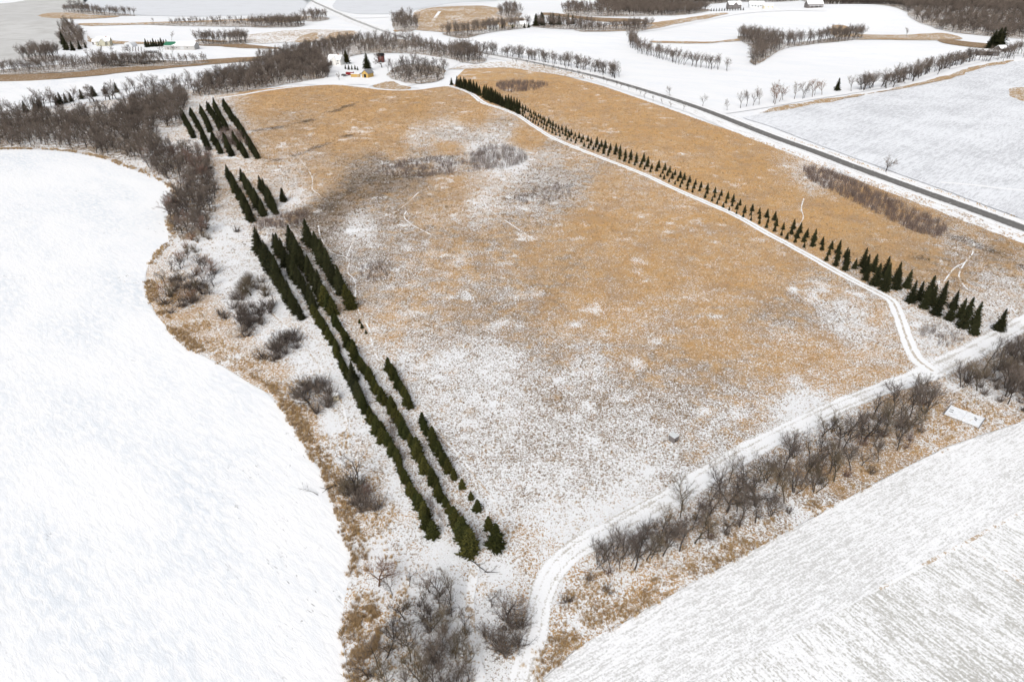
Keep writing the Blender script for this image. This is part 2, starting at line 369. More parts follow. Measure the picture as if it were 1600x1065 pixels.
# meadow with painted-in-metres land cover (share of grass, golden tint, dark wet ground)
CTRL = np.array([(430, 160, .95, .9, 0), (560, 160, .98, 1, 0), (650, 165, .97, .9, .05), (700, 160, .85, .7, .1), (450, 190, .85, .7, .25), (520, 205, .9, .85, .05), (560, 215, .88, .85, 0), (620, 200, .9, .85, 0), (650, 212, .62, .5, 0), (705, 208, .52, .4, 0), (790, 195, .60, .5, 0),
    (740, 170, .9, .9, 0), (820, 215, .9, .95, 0), (760, 130, .95, 1, 0), (850, 130, .96, 1, 0), (925, 165, .93, 1, 0), (1000, 200, .97, 1, 0), (1080, 235, .95, 1, 0), (1150, 260, .98, 1, 0), (1230, 300, .95, .9, 0), (1260, 275, .6, .6, .1), (1300, 340, .92, .9, 0), (1370, 380, .9, .8, .1), (1440, 400, .8, .7, .15), (1480, 430, .72, .5, .25), (1560, 460, .4, .4, .1),
    (1580, 400, .72, .5, .3), (1500, 375, .6, .5, .3), (900, 250, .75, .6, 0), (860, 250, .62, .4, 0), (950, 300, .82, .8, 0), (1000, 330, .8, .75, 0), (1100, 370, .8, .8, 0), (930, 350, .85, .85, 0), (560, 300, .9, .3, .95), (520, 320, .92, .2, .9), (590, 285, .92, .2, .95), (480, 335, .85, .2, .75), (640, 275, .85, .3, .7), (600, 262, .8, .3, .6),
    (700, 285, .82, .7, .1), (740, 268, .6, .5, .2), (760, 245, .3, .2, .2), (800, 245, .25, .2, .1), (700, 255, .5, .3, .4), (650, 250, .7, .5, .4), (620, 235, .85, .8, .1), (700, 232, .9, .9, 0), (860, 295, .55, .3, .55), (810, 310, .6, .4, .4), (750, 310, .5, .5, .3), (890, 290, .6, .4, .4), (720, 310, .8, .7, .2), (660, 320, .78, .6, .2), (600, 340, .6, .4, .3), (570, 352, .3, .3, .2),
    (620, 375, .55, .35, 0), (700, 370, .68, .5, 0), (800, 360, .7, .5, 0), (700, 420, .7, .55, 0), (850, 400, .76, .65, 0), (1000, 400, .8, .85, 0), (1150, 440, .76, .8, 0), (1200, 400, .76, .75, 0), (1250, 480, .66, .5, 0), (1310, 490, .32, .2, .1), (1340, 510, .36, .3, 0), (1380, 500, .6, .5, 0), (1380, 560, .55, .7, 0), (1280, 540, .66, .7, 0), (1100, 530, .74, .8, 0),
    (950, 470, .75, .75, 0), (870, 480, .68, .5, 0), (820, 520, .58, .35, 0), (740, 470, .62, .4, 0), (660, 460, .62, .4, 0), (590, 425, .55, .3, .3), (585, 470, .52, .35, 0), (620, 510, .58, .4, 0), (690, 540, .5, .35, 0), (700, 562, .25, .3, 0), (770, 565, .28, .3, 0), (640, 555, .4, .3, 0), (880, 560, .55, .4, .1), (900, 585, .3, .3, .05), (1000, 570, .68, .65, .05), (1100, 590, .68, .65, .1), (1200, 580, .65, .7, 0),
    (1300, 590, .5, .7, 0), (1390, 600, .5, .7, .1), (1250, 635, .18, .3, 0), (1200, 610, .5, .6, 0), (1150, 640, .5, .6, .05), (1050, 640, .46, .4, 0), (950, 620, .46, .35, 0), (850, 620, .42, .3, 0), (750, 620, .34, .25, 0), (690, 600, .35, .3, 0), (1100, 690, .42, .5, 0), (1000, 690, .33, .3, 0), (900, 690, .33, .3, 0), (800, 690, .36, .2, 0), (740, 700, .32, .2, 0), (1030, 740, .32, .25, 0), (930, 750, .32, .2, 0), (830, 760, .32, .15, 0), (780, 780, .24, .3, 0),
    (970, 800, .15, .2, 0), (880, 810, .26, .3, 0), (800, 850, .40, .5, .1), (860, 860, .36, .6, .05), (830, 880, .45, .6, .1), (770, 890, .3, .5, .1), (330, 380, .24, .3, 0), (350, 430, .22, .2, 0), (400, 460, .22, .2, 0), (420, 510, .25, .3, 0), (290, 470, .62, .7, .2), (300, 510, .65, .75, .15), (330, 520, .5, .7, .1), (370, 540, .5, .75, .1), (420, 580, .58, .75, .15), (470, 540, .26, .3, 0), (500, 590, .22, .3, 0), (480, 660, .58, .7, .15), (530, 640, .26, .3, 0), (560, 700, .32, .3, 0),
    (560, 800, .52, .7, .1), (610, 800, .34, .4, 0), (640, 850, .3, .4, 0), (640, 900, .18, .5, 0), (700, 880, .2, .4, 0), (570, 960, .5, .8, .1), (660, 960, .3, .3, .2), (740, 970, .15, .3, 0), (760, 1050, .2, .3, 0), (800, 1000, .45, .6, .1), (250, 200, .3, .4, .1), (120, 200, .4, .4, .3), (210, 215, .35, .4, .1), (330, 190, .45, .5, .1), (300, 220, .4, .6, 0), (330, 300, .5, .6, .1), (430, 240, .7, .7, .1), (380, 260, .5, .6, 0), (440, 285, .5, .5, 0), (460, 310, .35, .5, 0), (500, 280, .8, .7, .1),
    (450, 210, .85, .7, .25), (900, 930, .5, .7, .2), (880, 980, .48, .7, .15), (960, 900, .5, .6, .2), (1000, 910, .55, .9, .1), (1100, 850, .45, .5, .25), (1200, 800, .5, .5, .25), (1300, 760, .55, .6, .2), (1400, 700, .55, .7, .2), (1480, 650, .5, .8, .1), (1540, 615, .35, .4, 0), (1560, 640, .45, .6, .1), (1550, 590, .5, .5, .3), (1490, 520, .25, .3, .05), (1450, 510, .3, .3, .1), (1430, 480, .35, .5, 0), (1300, 450, .62, .5, 0), (1500, 540, .4, .6, 0), (1580, 480, .35, .4, .1)], float)
CTRL[:, 3] *= np.where(CTRL[:, 1] > 540, .85, 1.0)
CTRL[:, 2] += np.where((CTRL[:, 1] > 330) & (CTRL[:, 1] < 800) & (CTRL[:, 0] > 560), .10 * (CTRL[:, 2] > .2), 0)
def land(x, y):
    px, py = proj(x, y); py2 = py * 1.25; acc = np.zeros((len(x), 3)); W = np.zeros(len(x))
    for c in CTRL:
        w = 1 / ((px - c[0]) ** 2 + (py2 - c[1] * 1.25) ** 2 + 60) ** 1.9; W += w; acc += w[:, None] * c[2:5]
    return acc / W[:, None]
def f_cover(x, y):
    n = (fnoise(x, y, 22, 3) - .5) * .16 + (fnoise(x, y, 7, 13) - .5) * .16
    n = n - np.clip((fnoise(x, y, 10, 101) - .72) * 4, 0, .35) - np.clip((fnoise(x, y, 4, 111) - .74) * 5, 0, .4)
    return np.clip(land(x, y)[:, 0] + n, 0, 1.05)
def f_gold(x, y): return np.clip(land(x, y)[:, 1] + (fnoise(x, y, 30, 23) - .5) * .5, 0, 1)
STREAKS = [line_px(l) for l in ([(455, 352, 6), (490, 338, 9), (520, 318, 12), (545, 298, 15), (570, 284, 15), (600, 278, 9), (650, 274, 6), (700, 270, 3)], [(590, 268, 6), (620, 258, 8), (660, 250, 6), (700, 246, 4)], [(395, 205, 4), (430, 200, 6), (465, 192, 6), (500, 183, 3)],
    [(430, 250, 3), (470, 240, 5), (500, 228, 4), (545, 212, 3)], [(520, 175, 2), (545, 165, 3), (560, 160, 2)], [(595, 163, 3), (625, 155, 4), (650, 160, 3)], [(800, 308, 4), (840, 302, 6), (890, 290, 5)], [(700, 322, 3), (740, 322, 4), (770, 318, 3)], [(1500, 372, 3), (1550, 392, 5), (1600, 415, 5)], [(1440, 400, 3), (1480, 425, 4)])]
def f_dark(x, y):
    d = land(x, y)[:, 2] * .55 * (.4 + 1.2 * fnoise(x, y, 9, 33)); wob = (fnoise(x, y, 10, 43) - .5) * 12
    for l in STREAKS:
        q = resample(l, 6); k = (x > q[:, 0].min() - 20) & (x < q[:, 0].max() + 20) & (y > q[:, 1].min() - 20) & (y < q[:, 1].max() + 20)
        if k.any(): d[k] = np.maximum(d[k], np.clip(1.25 - (dist_poly(x[k], y[k], q) + wob[k]) / (q[:, 2].mean() * .62), 0, 1) * np.clip(.1 + 1.5 * fnoise(x[k], y[k], 5, 47), 0, .95))
    return np.clip(d, 0, 1)
road_l = [tuple(p) for p in pts([(1700, 402), (1600, 367), (1510, 334), (1420, 302), (1330, 270), (1275, 249), (1200, 224), (1100, 190), (1025, 163), (940, 134), (880, 118), (820, 104), (780, 98)])]
meadow_poly = np.vstack([resample(shore, 3), [(-20, 40), (10, 40)], pts([(790, 1110), (846, 1062), (900, 1012), (990, 962), (1100, 900), (1200, 845), (1280, 802), (1380, 747), (1480, 697), (1600, 657), (1720, 620)]), road_l,
                         pts([(730, 104), (714, 120), (702, 134), (660, 139), (620, 141), (560, 135), (520, 132), (470, 134), (400, 140), (345, 146), (290, 140), (230, 150), (140, 160), (60, 168), (0, 180), (-60, 190)])])
sheet('meadow', meadow_poly, 0, M['meadow'], 'rough meadow of golden grass showing through thin snow', 2.6, attrs={'cover': f_cover, 'gold': f_gold, 'dark': f_dark})

# lower right stubble field in two row directions, right field and far fields
edge_px = [(790, 1110), (846, 1064), (900, 1013), (990, 963), (1100, 901), (1200, 846), (1280, 803), (1380, 748), (1480, 698), (1600, 658), (1720, 622)]
ge = pts(edge_px); gd = ge[7] - ge[3]; ang = math.atan2(gd[1], gd[0])
a0, a1 = P1(1374, 919), P1(1508, 847); ang2 = math.atan2(a1[1] - a0[1], a1[0] - a0[0])
b0, b1 = P1(1395, 936), P1(1520, 1030); ang3 = math.atan2(b1[1] - b0[1], b1[0] - b0[0])
M['f_near'] = field_mat('headland_stubble', -ang, SNOW, (.33, .32, .30), .55, 2.3, .07)
M['f_rows'] = field_mat('stubble_rows', -ang3, SNOW, (.27, .255, .21), .66, 2.0, .07)
_a, _b = P1(1300, 262), P1(1430, 205)
M['f_right'] = field_mat('right_stubble', -math.atan2(_b[1] - _a[1], _b[0] - _a[0]), (.79, .81, .845), (.34, .345, .37), .6, .95, .06)
M['f_grey'] = field_mat('grey_field', -.35, (.58, .58, .575), (.36, .35, .33), .7, .3, .04)
M['f_blue'] = field_mat('pale_field', -.1, (.68, .70, .735), (.48, .48, .50), .6, .3, .0)
far = [(60, 20), (500, 20), (500, 260)]
sheet('field', np.vstack([ge, [(420, 130), (420, -40), (-40, -40)]]), .05, M['f_near'], 'snow dusted stubble headland below the hedgerow', None, .35, 4, 3)
rows_poly = np.vstack([pts([(1150, 1040), (1374, 921), (1508, 849), (1620, 785)]), [(330, 90), (330, -30), (30, -30)], pts([(900, 1190)])])
sheet('field', rows_poly, .09, M['f_rows'], 'stubble rows running across the bottom right corner', None, .4, 6, 3)
rf = np.vstack([pts([(1640, 358), (1500, 306), (1400, 270), (1280, 227), (1200, 196), (1160, 184), (1200, 176), (1270, 163), (1340, 152), (1425, 136), (1480, 126), (1525, 108), (1600, 94), (1680, 84)]), pts([(1800, 90), (1900, 300)])])
sheet('field', rf, .06, M['f_right'], 'pale stubble field right of the paved road', 20, .6, 8, 5)
def far_sheet(nm, l, z, m, lab, sp=20, j=2.5): return sheet(nm, catmull(pts(l), True, 4), z, M[m], lab, sp, j, 22, 5)
far_sheet('field', [(-80, 5), (0, 6), (60, -2), (140, -8), (112, 22), (100, 40), (98, 52), (128, 66), (95, 76), (60, 88), (30, 96), (0, 98), (-80, 102)], .05, 'f_grey', 'greyish stubble field in the top left corner')
far_sheet('field', [(150, -10), (300, -10), (480, -8), (478, 8), (462, 22), (400, 24), (300, 26), (215, 24), (150, 22), (130, 15)], .05, 'f_blue', 'pale bluish field along the top left edge')
far_sheet('field', [(560, -12), (720, -10), (780, 0), (700, 6), (640, 18), (590, 22), (545, 20), (520, 8)], .05, 'f_blue', 'pale field at the top right of the paved road')
for l, m, lb in (([(66, 22), (100, 20), (150, 24), (185, 26), (130, 30), (70, 28)], 'tan', 'tan grass strip below the far left clump'),
                 ([(125, 37), (200, 36), (300, 33), (400, 29), (485, 26), (480, 31), (420, 38), (300, 38), (200, 39), (140, 41)], 'tan', 'long tan verge above the far white field'),
                 ([(137, 55), (150, 62), (220, 66), (262, 65), (262, 68), (220, 69), (150, 67), (138, 63)], 'tan', 'tan verge behind the left farmstead'),
                 ([(308, 62), (350, 64), (400, 71), (440, 76), (400, 76), (340, 72), (308, 70)], 'reedland', 'brown verge right of the long barn'),
                 ([(-60, 118), (0, 117), (60, 115), (120, 112), (200, 104), (280, 97), (340, 92), (420, 88), (420, 93), (340, 100), (280, 105), (200, 113), (120, 121), (60, 126), (0, 127), (-60, 128)], 'reedland', 'brown reed belt along the far frozen channel'),
                 ([(340, 62), (400, 53), (470, 47), (552, 48), (552, 57), (520, 64), (440, 67), (395, 68)], 'thin', 'thinly snowed tan field above the centre wood'),
                 ([(462, 66), (475, 56), (492, 51), (497, 56), (488, 66)], 'tan', 'golden patch in the thin field, left of two'),
                 ([(508, 62), (515, 53), (535, 49), (552, 49), (552, 57), (535, 63)], 'tan', 'golden patch in the thin field, right of two'),
                 ([(645, 21), (690, 11), (750, 9), (775, 12), (800, 24), (822, 30), (800, 40), (760, 46), (720, 49), (690, 50), (640, 46), (618, 50), (625, 42), (650, 36)], 'tan', 'tan grass hill at the top centre'),
                 ([(850, 20), (880, 22), (920, 27), (1000, 30), (1000, 34), (940, 34), (890, 28), (850, 24)], 'reedland', 'brown strip above the far houses'),
                 ([(905, 49), (940, 41), (1000, 37), (1050, 32), (1110, 22), (1135, 22), (1060, 37), (1010, 46), (960, 49)], 'tan', 'tan slope left of the ridge road'),
                 ([(1303, 40), (1325, 42), (1330, 52), (1400, 55), (1470, 52), (1505, 60), (1460, 63), (1380, 62), (1320, 61), (1300, 52)], 'tan', 'golden strip between the two white hill fields'),
                 ([(1470, 61), (1520, 66), (1560, 70), (1560, 76), (1510, 73), (1470, 66)], 'reedland', 'brown strip left of the dark pines at the right'),
                 ([(1578, 141), (1590, 137), (1640, 137), (1650, 150), (1620, 160), (1595, 157), (1582, 150)], 'tan', 'tan island of grass in the right field'),
                 ([(1020, 64), (1060, 65), (1110, 65), (1160, 61), (1165, 63), (1110, 67.5), (1060, 67.5), (1020, 66.5)], 'tan', 'thin tan hedge line across the white tongue field'),
                 ([(1190, 174), (1270, 159), (1340, 148), (1400, 138), (1440, 128), (1480, 117), (1525, 103), (1580, 94), (1575, 98), (1525, 109), (1480, 125), (1425, 135), (1340, 151), (1270, 162.5), (1195, 177)], 'tan', 'tan verge below the side road'),
                 ([(640, 136), (615, 128), (603, 128), (580, 135), (600, 139), (630, 140)], 'tan', 'tan grass inside the farm lane loop'),
                 ([(700, 108), (800, 95), (860, 103), (930, 124), (860, 116), (790, 106)], 'thin', 'thin grass beside the road at the far meadow corner')):
    far_sheet('grass_strip', l, .1 if 'patch' not in lb else .16, m, lb, 15, 5.0)
sheet('frozen_channel', catmull(pts([(-60, 129), (0, 128), (60, 126), (150, 121), (230, 112), (320, 104), (420, 95), (430, 104), (330, 120), (260, 130), (180, 142), (100, 155), (0, 176), (-60, 186)]), True, 4), .14, M['ice'], 'frozen white channel behind the left woods', 20, 1.5, 10, 6)
sheet('farmyard', catmull(pts([(395, 128), (450, 118), (505, 100), (560, 90), (640, 84), (700, 88), (720, 95), (700, 110), (640, 134), (560, 132), (470, 132)]), True, 4), .045, M['packed'], 'white snowy farmyard around the yellow barn', 20, 1.5, 10, 6)
trails = [[(497, 352), (503, 375), (520, 395), (545, 405), (543, 425), (555, 440), (555, 470), (560, 485), (575, 510), (582, 540), (590, 560)], [(562, 350), (548, 385), (540, 405)], [(470, 250), (487, 275), (488, 295), (500, 305)],
          [(1256, 310), (1252, 325), (1255, 340), (1250, 350)], [(1522, 380), (1520, 395), (1508, 410), (1498, 430), (1505, 445), (1515, 455)], [(1508, 410), (1490, 420), (1475, 440)], [(635, 330), (632, 340), (645, 352), (680, 370)],
          [(425, 490), (455, 520), (490, 560), (520, 600), (540, 650), (545, 700), (560, 760)], [(755, 310), (762, 325), (790, 345), (830, 372)], [(655, 300), (620, 330), (580, 345)], [(525, 490), (560, 550), (600, 610), (640, 670)], [(590, 560), (640, 620), (690, 680), (740, 740), (790, 810)],
          [(740, 890), (735, 940), (738, 1000), (752, 1065)]]
for i, l in enumerate(trails):
    ribbon('game_trail', line_px(l, 1.6 if i == 12 else .5), 0.05 + .004 * i, M['trail'], None, 1.0, .5, sides=2)['label'] = 'thin snowy trail winding through the grass'
# faint wheel line in the right field, snow ridge between the two row directions
ribbon('wheel_line', line_px([(1470, 285), (1520, 289), (1560, 294), (1620, 299)], 2.5), .1, M['snow'], 'white wheel line crossing the right stubble field', 3)
ribbon('snow_ridge', line_px([(1374, 920), (1440, 884), (1508, 848), (1620, 786)], .7), .11, M['trail'], 'straight snow ridge where the stubble rows turn', 2, .3)
ribbon('snow_ridge', line_px([(1508, 850), (1560, 885), (1620, 925)], .8), .115, M['trail'], 'short snow ridge running off the right edge', 2, .3)

# ---------------------------------------------------------------- plants: prototypes
def tube(v, f, p, r, sides):
    b = len(v); n = len(p)
    for i in range(n):
        d = (p[min(i + 1, n - 1)] - p[max(i - 1, 0)]); d = d.normalized() if d.length else Vector((0, 0, 1))
        a = d.orthogonal().normalized(); c = d.cross(a)
        for k in range(sides):
            t = 2 * math.pi * k / sides; q = p[i] + (a * math.cos(t) + c * math.sin(t)) * r[i]; v.append((q.x, q.y, q.z))
    for i in range(n - 1):
        for k in range(sides):
            k2 = (k + 1) % sides; f.append((b + i * sides + k, b + i * sides + k2, b + (i + 1) * sides + k2, b + (i + 1) * sides + k))
def cone(v, f, p, q, r):
    d = (q - p).normalized(); a = d.orthogonal().normalized(); c = d.cross(a); b = len(v)
    for k in range(3):
        t = 2.0944 * k; w = p + (a * math.cos(t) + c * math.sin(t)) * r; v.append((w.x, w.y, w.z))
    v.append((q.x, q.y, q.z)); f += [(b, b + 1, b + 3), (b + 1, b + 2, b + 3), (b + 2, b, b + 3)]
def rdir(rn, d, ang):
    a = d.orthogonal().normalized(); a.rotate(Matrix.Rotation(rn.uniform(0, 2 * math.pi), 3, d)); return (d * math.cos(ang) + a * math.sin(ang)).normalized()
def bare_tree(seed, H=10.0, stems=1, spread=.55, limbs=9, twig=1.0, rad=.16, lean=.08, low=.3, tw_r=.017):
    rn = random.Random(seed); tv, tf, cv, cf = [], [], [], []
    def limb(p, d, L, r, level, up):
        n = 4 if level < 2 else 3; P = [p]; Rr = [r]; dd = d.copy()
        for i in range(n):
            dd = (dd + Vector((rn.gauss(0, .16), rn.gauss(0, .16), rn.gauss(0, .1) + up))).normalized(); P.append(P[-1] + dd * (L / n)); Rr.append(r * (1 - .75 * (i + 1) / n))
        tube(tv, tf, P, Rr, 5 if level < 1 else (4 if level < 2 else 3))
        def at(t):
            k = min(int(t * n), n - 1); u = t * n - k; return P[k].lerp(P[k + 1], u), (P[k + 1] - P[k]).normalized(), Rr[k] + (Rr[k + 1] - Rr[k]) * u
        if level == 0: kids, lo, fr = limbs, low, .62
        elif level == 1: kids, lo, fr = 7, .2, .5
        else: kids, lo, fr = 0, 0, 0
        for i in range(kids):
            t = lo + (1 - lo) * (i + rn.random()) / kids; q, qd, qr = at(min(t, .99))
            ang = rn.uniform(.7, 1.3) * (spread + .25 * (1 - t)); limb(q, rdir(rn, qd, ang), L * fr * rn.uniform(.7, 1.2) * (1.15 - .45 * t), max(qr * .68, .022), level + 1, .10)
        nt = int((5 if level == 0 else 9 if level == 1 else 11) * twig)
        for i in range(nt):
            t = rn.uniform(.35 if level else .6, 1); q, qd, qr = at(min(t, .99)); e = rdir(rn, qd, rn.uniform(.25, .95)); e = (e + Vector((0, 0, .2))).normalized(); l = rn.uniform(.5, 1.25) * H * .085
            m = q + e * l; cone(cv, cf, q, m, tw_r)
            for _ in range(2): w = q.lerp(m, rn.uniform(.3, .8)); cone(cv, cf, w, w + rdir(rn, e, rn.uniform(.3, .8)) * l * .6, tw_r * .75)
    for s in range(stems):
        d = Vector((rn.gauss(0, lean), rn.gauss(0, lean), 1)).normalized(); o = Vector((0, 0, -.3))
        if stems > 1: a = 2 * math.pi * (s + rn.random() * .6) / stems; k = rn.uniform(.16, .42); d = Vector((math.cos(a) * k, math.sin(a) * k, 1)).normalized(); o += Vector((math.cos(a), math.sin(a), 0)) * .2
        limb(o, d, H * rn.uniform(.62, .8), rad * (1 if stems == 1 else .7), 0, .02)
    z = max(q[2] for q in cv); s = H / z
    tm = mesh('trunk', np.array(tv) * s, tf); cm = mesh('crown', np.array(cv) * s, cf)
    tm.materials.append(M['bark']); cm.materials.append(M['twig'])
    jm = mesh('tree', np.vstack([np.array(tv) * s, np.array(cv) * s]), tf + [tuple(i + len(tv) for i in q) for q in cf]); jm.materials.append(M['bark']); jm.materials.append(M['twig'])
    jm.polygons.foreach_set('material_index', [0] * len(tf) + [1] * len(cf)); jm.update()
    return tm, cm, jm, H
def shrub(seed, H=3.0, stems=34, spread=.75, tw_r=.014):
    rn = random.Random(seed); tv, tf, cv, cf = [], [], [], []
    for i in range(stems):
        a = rn.uniform(0, 6.283); k = rn.uniform(.05, 1.0) * spread; d = Vector((math.cos(a) * k, math.sin(a) * k, .75)).normalized(); p = Vector((math.cos(a), math.sin(a), 0)) * rn.uniform(0, .5) + Vector((0, 0, -.2)); L = H * rn.uniform(.6, 1.05)
        P = [p]; dd = d
        for j in range(3): dd = (dd + Vector((rn.gauss(0, .22), rn.gauss(0, .22), rn.gauss(.03, .1)))).normalized(); P.append(P[-1] + dd * L / 3)
        tube(tv, tf, P, [.035, .028, .02, .008], 3)
        for j in range(16):
            k = rn.randrange(0, 3); q = P[k].lerp(P[k + 1], rn.random()); e = rdir(rn, dd, rn.uniform(.3, 1.1)); l = rn.uniform(.35, .9) * H * .26; m = q + e * l; cone(cv, cf, q, m, tw_r)
            w = q.lerp(m, .5); cone(cv, cf, w, w + rdir(rn, e, .7) * l * .6, tw_r * .8); cone(cv, cf, w, w + rdir(rn, e, .7) * l * .5, tw_r * .8)
    tm = mesh('stems', tv, tf); cm = mesh('twigs', cv, cf); tm.materials.append(M['bark']); cm.materials.append(M['twig'])
    return tm, cm, None, H
def conifer(seed, H=6.0, rad=1.5, n=230, mat='needle', cone_pow=.85, base=.04, segs=3, droop=.35, wid=.30):
    rn = random.Random(seed); tv, tf, v, f = [], [], [], []
    tube(tv, tf, [Vector((0, 0, -.3)), Vector((0, 0, H * .5)), Vector((0, 0, H * .98))], [.02 * H, .012 * H, .004 * H], 6)
    lop = [1 + .28 * rn.uniform(-1, 1) for _ in range(40)]
    for i in range(n):
        t = base + (1 - base) * ((i + rn.random()) / n) ** 1.25; a = i * 2.39996 + rn.uniform(-.3, .3); z = t * H; L = rad * (1 - t) ** cone_pow * rn.uniform(.6, 1.2) * lop[(int(a / .9) * 7 + int(t * 9)) % 40] + .10
        o = Vector((math.cos(a), math.sin(a), 0)); s = Vector((-math.sin(a), math.cos(a), 0)); up0 = rn.uniform(-.1, .25) - droop * (1 - t); b = len(v); w0 = wid * L + .09
        for k in range(segs + 1):
            u = k / segs; q = o * (L * u) + Vector((0, 0, z + up0 * L * u + droop * .5 * L * u * u * rn.uniform(.6, 1.2))); w = w0 * (.45 + .9 * u * (1 - u) * 2.0) * (1 - u * u * .85) * rn.uniform(.75, 1.25); dz = Vector((0, 0, -.35 * w - .03))
            for q2 in (q + s * w + dz, q, q - s * w + dz): v.append((q2.x, q2.y, q2.z))
        for k in range(segs):
            c = b + 3 * k; f += [(c, c + 1, c + 4, c + 3), (c + 1, c + 2, c + 5, c + 4)]
        for _ in range(6):                      # ragged side shoots
            u = rn.uniform(.35, .95); q = o * (L * u) + Vector((0, 0, z + up0 * L * u)); e = (o * rn.uniform(.3, 1) + s * rn.choice((-1, 1)) * rn.uniform(.4, 1) + Vector((0, 0, rn.uniform(-.2, .5)))).normalized()
            l = rn.uniform(.3, .65) * (.25 + L * .5); m = q + e * l; sd_ = e.orthogonal().normalized() * l * .28; b = len(v); v += [tuple(q + sd_), tuple(q - sd_), tuple(m)]; f.append((b, b + 1, b + 2))
    for k in range(5): b = len(v); a = k * 1.256; v += [(math.cos(a) * .05 * rad, math.sin(a) * .05 * rad, H * .93), (math.cos(a + 1.2) * .05 * rad, math.sin(a + 1.2) * .05 * rad, H * .93), (0, 0, H * 1.02)]; f.append((b, b + 1, b + 2))
    tm = mesh('trunk', tv, tf); cm = mesh('crown', v, f); tm.materials.append(M['bark']); cm.materials.append(M[mat])
    jm = mesh('tree', np.vstack([np.array(tv), np.array(v)]), tf + [tuple(i + len(tv) for i in q) for q in f]); jm.materials.append(M['bark']); jm.materials.append(M[mat]); jm.polygons.foreach_set('material_index', [0] * len(tf) + [1] * len(f)); jm.update()
    return tm, cm, jm, H
UP = [bare_tree(10 + i, 10, 1, .50, 9, .75, .20) for i in range(4)]                        # upright woodland trees
SPR = [bare_tree(30 + i, 9, 1, .80, 8, 1.2, .26, low=.25) for i in range(3)]               # spreading, oak-like
MULTI = [bare_tree(50 + i, 8, 4, .5, 6, .6, .17) for i in range(3)]                        # many-stemmed
SAP = [bare_tree(70 + i, 5, 1, .35, 6, .45, .07, low=.3, tw_r=.012) for i in range(3)]     # saplings
FARW = [bare_tree(90 + i, 12, 1, .55, 7, .5, .2, tw_r=.035) for i in range(4)]             # lighter meshes for far trees
DEAD = [bare_tree(120, 11, 2, .6, 7, .25, .2)]
SHR = [shrub(200 + i, 3.0, 26) for i in range(4)]
SPRUCE = [conifer(300 + i, 6, 1.65, 200, wid=.2) for i in range(5)]
FIRN = [conifer(320 + i, 8, 2.15, 300, wid=.19, cone_pow=.8) for i in range(4)]
CEDAR = [conifer(340 + i, 5, 1.5, 260, 'cedar', .6, .02, 3, .05, .2) for i in range(4)]
PINE = [conifer(360, 14, 4.2, 300, 'needle', .7, .15)]
PROTO_KEYS = dict(UP=UP, SPR=SPR, MULTI=MULTI, SAP=SAP, FARW=FARW, DEAD=DEAD, SHR=SHR, SPRUCE=SPRUCE, FIRN=FIRN, CEDAR=CEDAR, PINE=PINE)
def plant(name, proto, x, y, h, label, cat, group, parts=True, col=(1, 1, 1), wide=1.0, names=('trunk', 'crown')):
    tm, cm, jm, H = proto; s = h / H; z = float(hgt(x, y))
    if parts or jm is None: o = bpy.data.objects.new(name, None); o.empty_display_size = .5
    else: o = bpy.data.objects.new(name, jm); o.color = (*col, 1)
    C.objects.link(o); o.location = (x, y, z); o.rotation_euler = (0, 0, random.uniform(0, 6.283)); o.scale = (s * wide, s * wide, s)
    if parts or jm is None:
        for nm, me in zip(names, (tm, cm)): c = bpy.data.objects.new(nm, me); C.objects.link(c); c.parent = o; c.color = (*col, 1)
    return tag(o, label, cat, group)
def scatter(poly, n, mind, tries=60):
    poly = np.array(poly); (x0, y0), (x1, y1) = poly.min(0), poly.max(0); out = []
    cand = np.column_stack([rng.uniform(x0, x1, n * tries), rng.uniform(y0, y1, n * tries)]); cand = cand[inpoly(cand[:, 0], cand[:, 1], poly)]
    cell = {}
    for p in cand:
        k = (int(p[0] // mind), int(p[1] // mind)); ok = True
        for i in (-1, 0, 1):
            for j in (-1, 0, 1):
                for q in cell.get((k[0] + i, k[1] + j), ()):
                    if (q[0] - p[0]) ** 2 + (q[1] - p[1]) ** 2 < mind * mind: ok = False; break
                if not ok: break
            if not ok: break
        if ok: cell.setdefault(k, []).append(p); out.append(p)
        if len(out) >= n: break
    return np.array(out)
def along(px, step, jit=.3):
    l = resample(catmull(pts(px), False, 6), step); return l + rng.normal(0, jit, l.shape)

# ---------------------------------------------------------------- spruce rows beside the lane
row_px = [(706, 133), (740, 145), (762, 157), (786, 167), (806, 176), (832, 191), (849, 201), (877, 215), (917, 231), (952, 244), (982, 255), (1022, 272), (1057, 290), (1097, 307), (1130, 324), (1152, 335), (1202, 357), (1237, 377), (1265, 392), (1291, 407), (1321, 423), (1348, 436), (1382, 454), (1417, 471), (1452, 487), (1490, 504), (1522, 522)]
row1 = resample(catmull(pts(row_px), False, 6), 4.5); rn_ = normals(row1)
if rn_[10][0] < 0: rn_ = -rn_
STUFFL = []
for k, nm in enumerate(('row nearest the lane', 'middle row beside the lane', 'row farthest from the lane')):
    for i, p in enumerate(row1):
        q = p + rn_[i] * 4.3 * k + rng.normal(0, .25, 2); x, y = q; px, _ = proj(x, y)
        if px < 815: h = rng.uniform(5.2, 7.0)
        elif px < 1300: h = rng.uniform(1.9, 2.9) * (1.0 + .22 * k) * (1 + .25 * max(0, math.sin(px * .021)))
        elif px < 1345: h = rng.uniform(3.2, 6)
        else:
            if k == 1 and i % 3 == 0: continue
            h = rng.uniform(6.0, 8.4)
        if rng.random() < (.05 if px > 1345 else .06): continue
        if px < 800: STUFFL.append((float(x), float(y), h / 8)); continue
        plant('spruce_tree', (FIRN if h > 5.5 else SPRUCE)[int(rng.integers(4))], x, y, h, f'dark green spruce, {ordinal(len(row1) - i)} from the near end of the {nm}', 'spruce', 'spruces planted in rows along the lane', parts=True, wide=1.0 if h < 5 else .84)
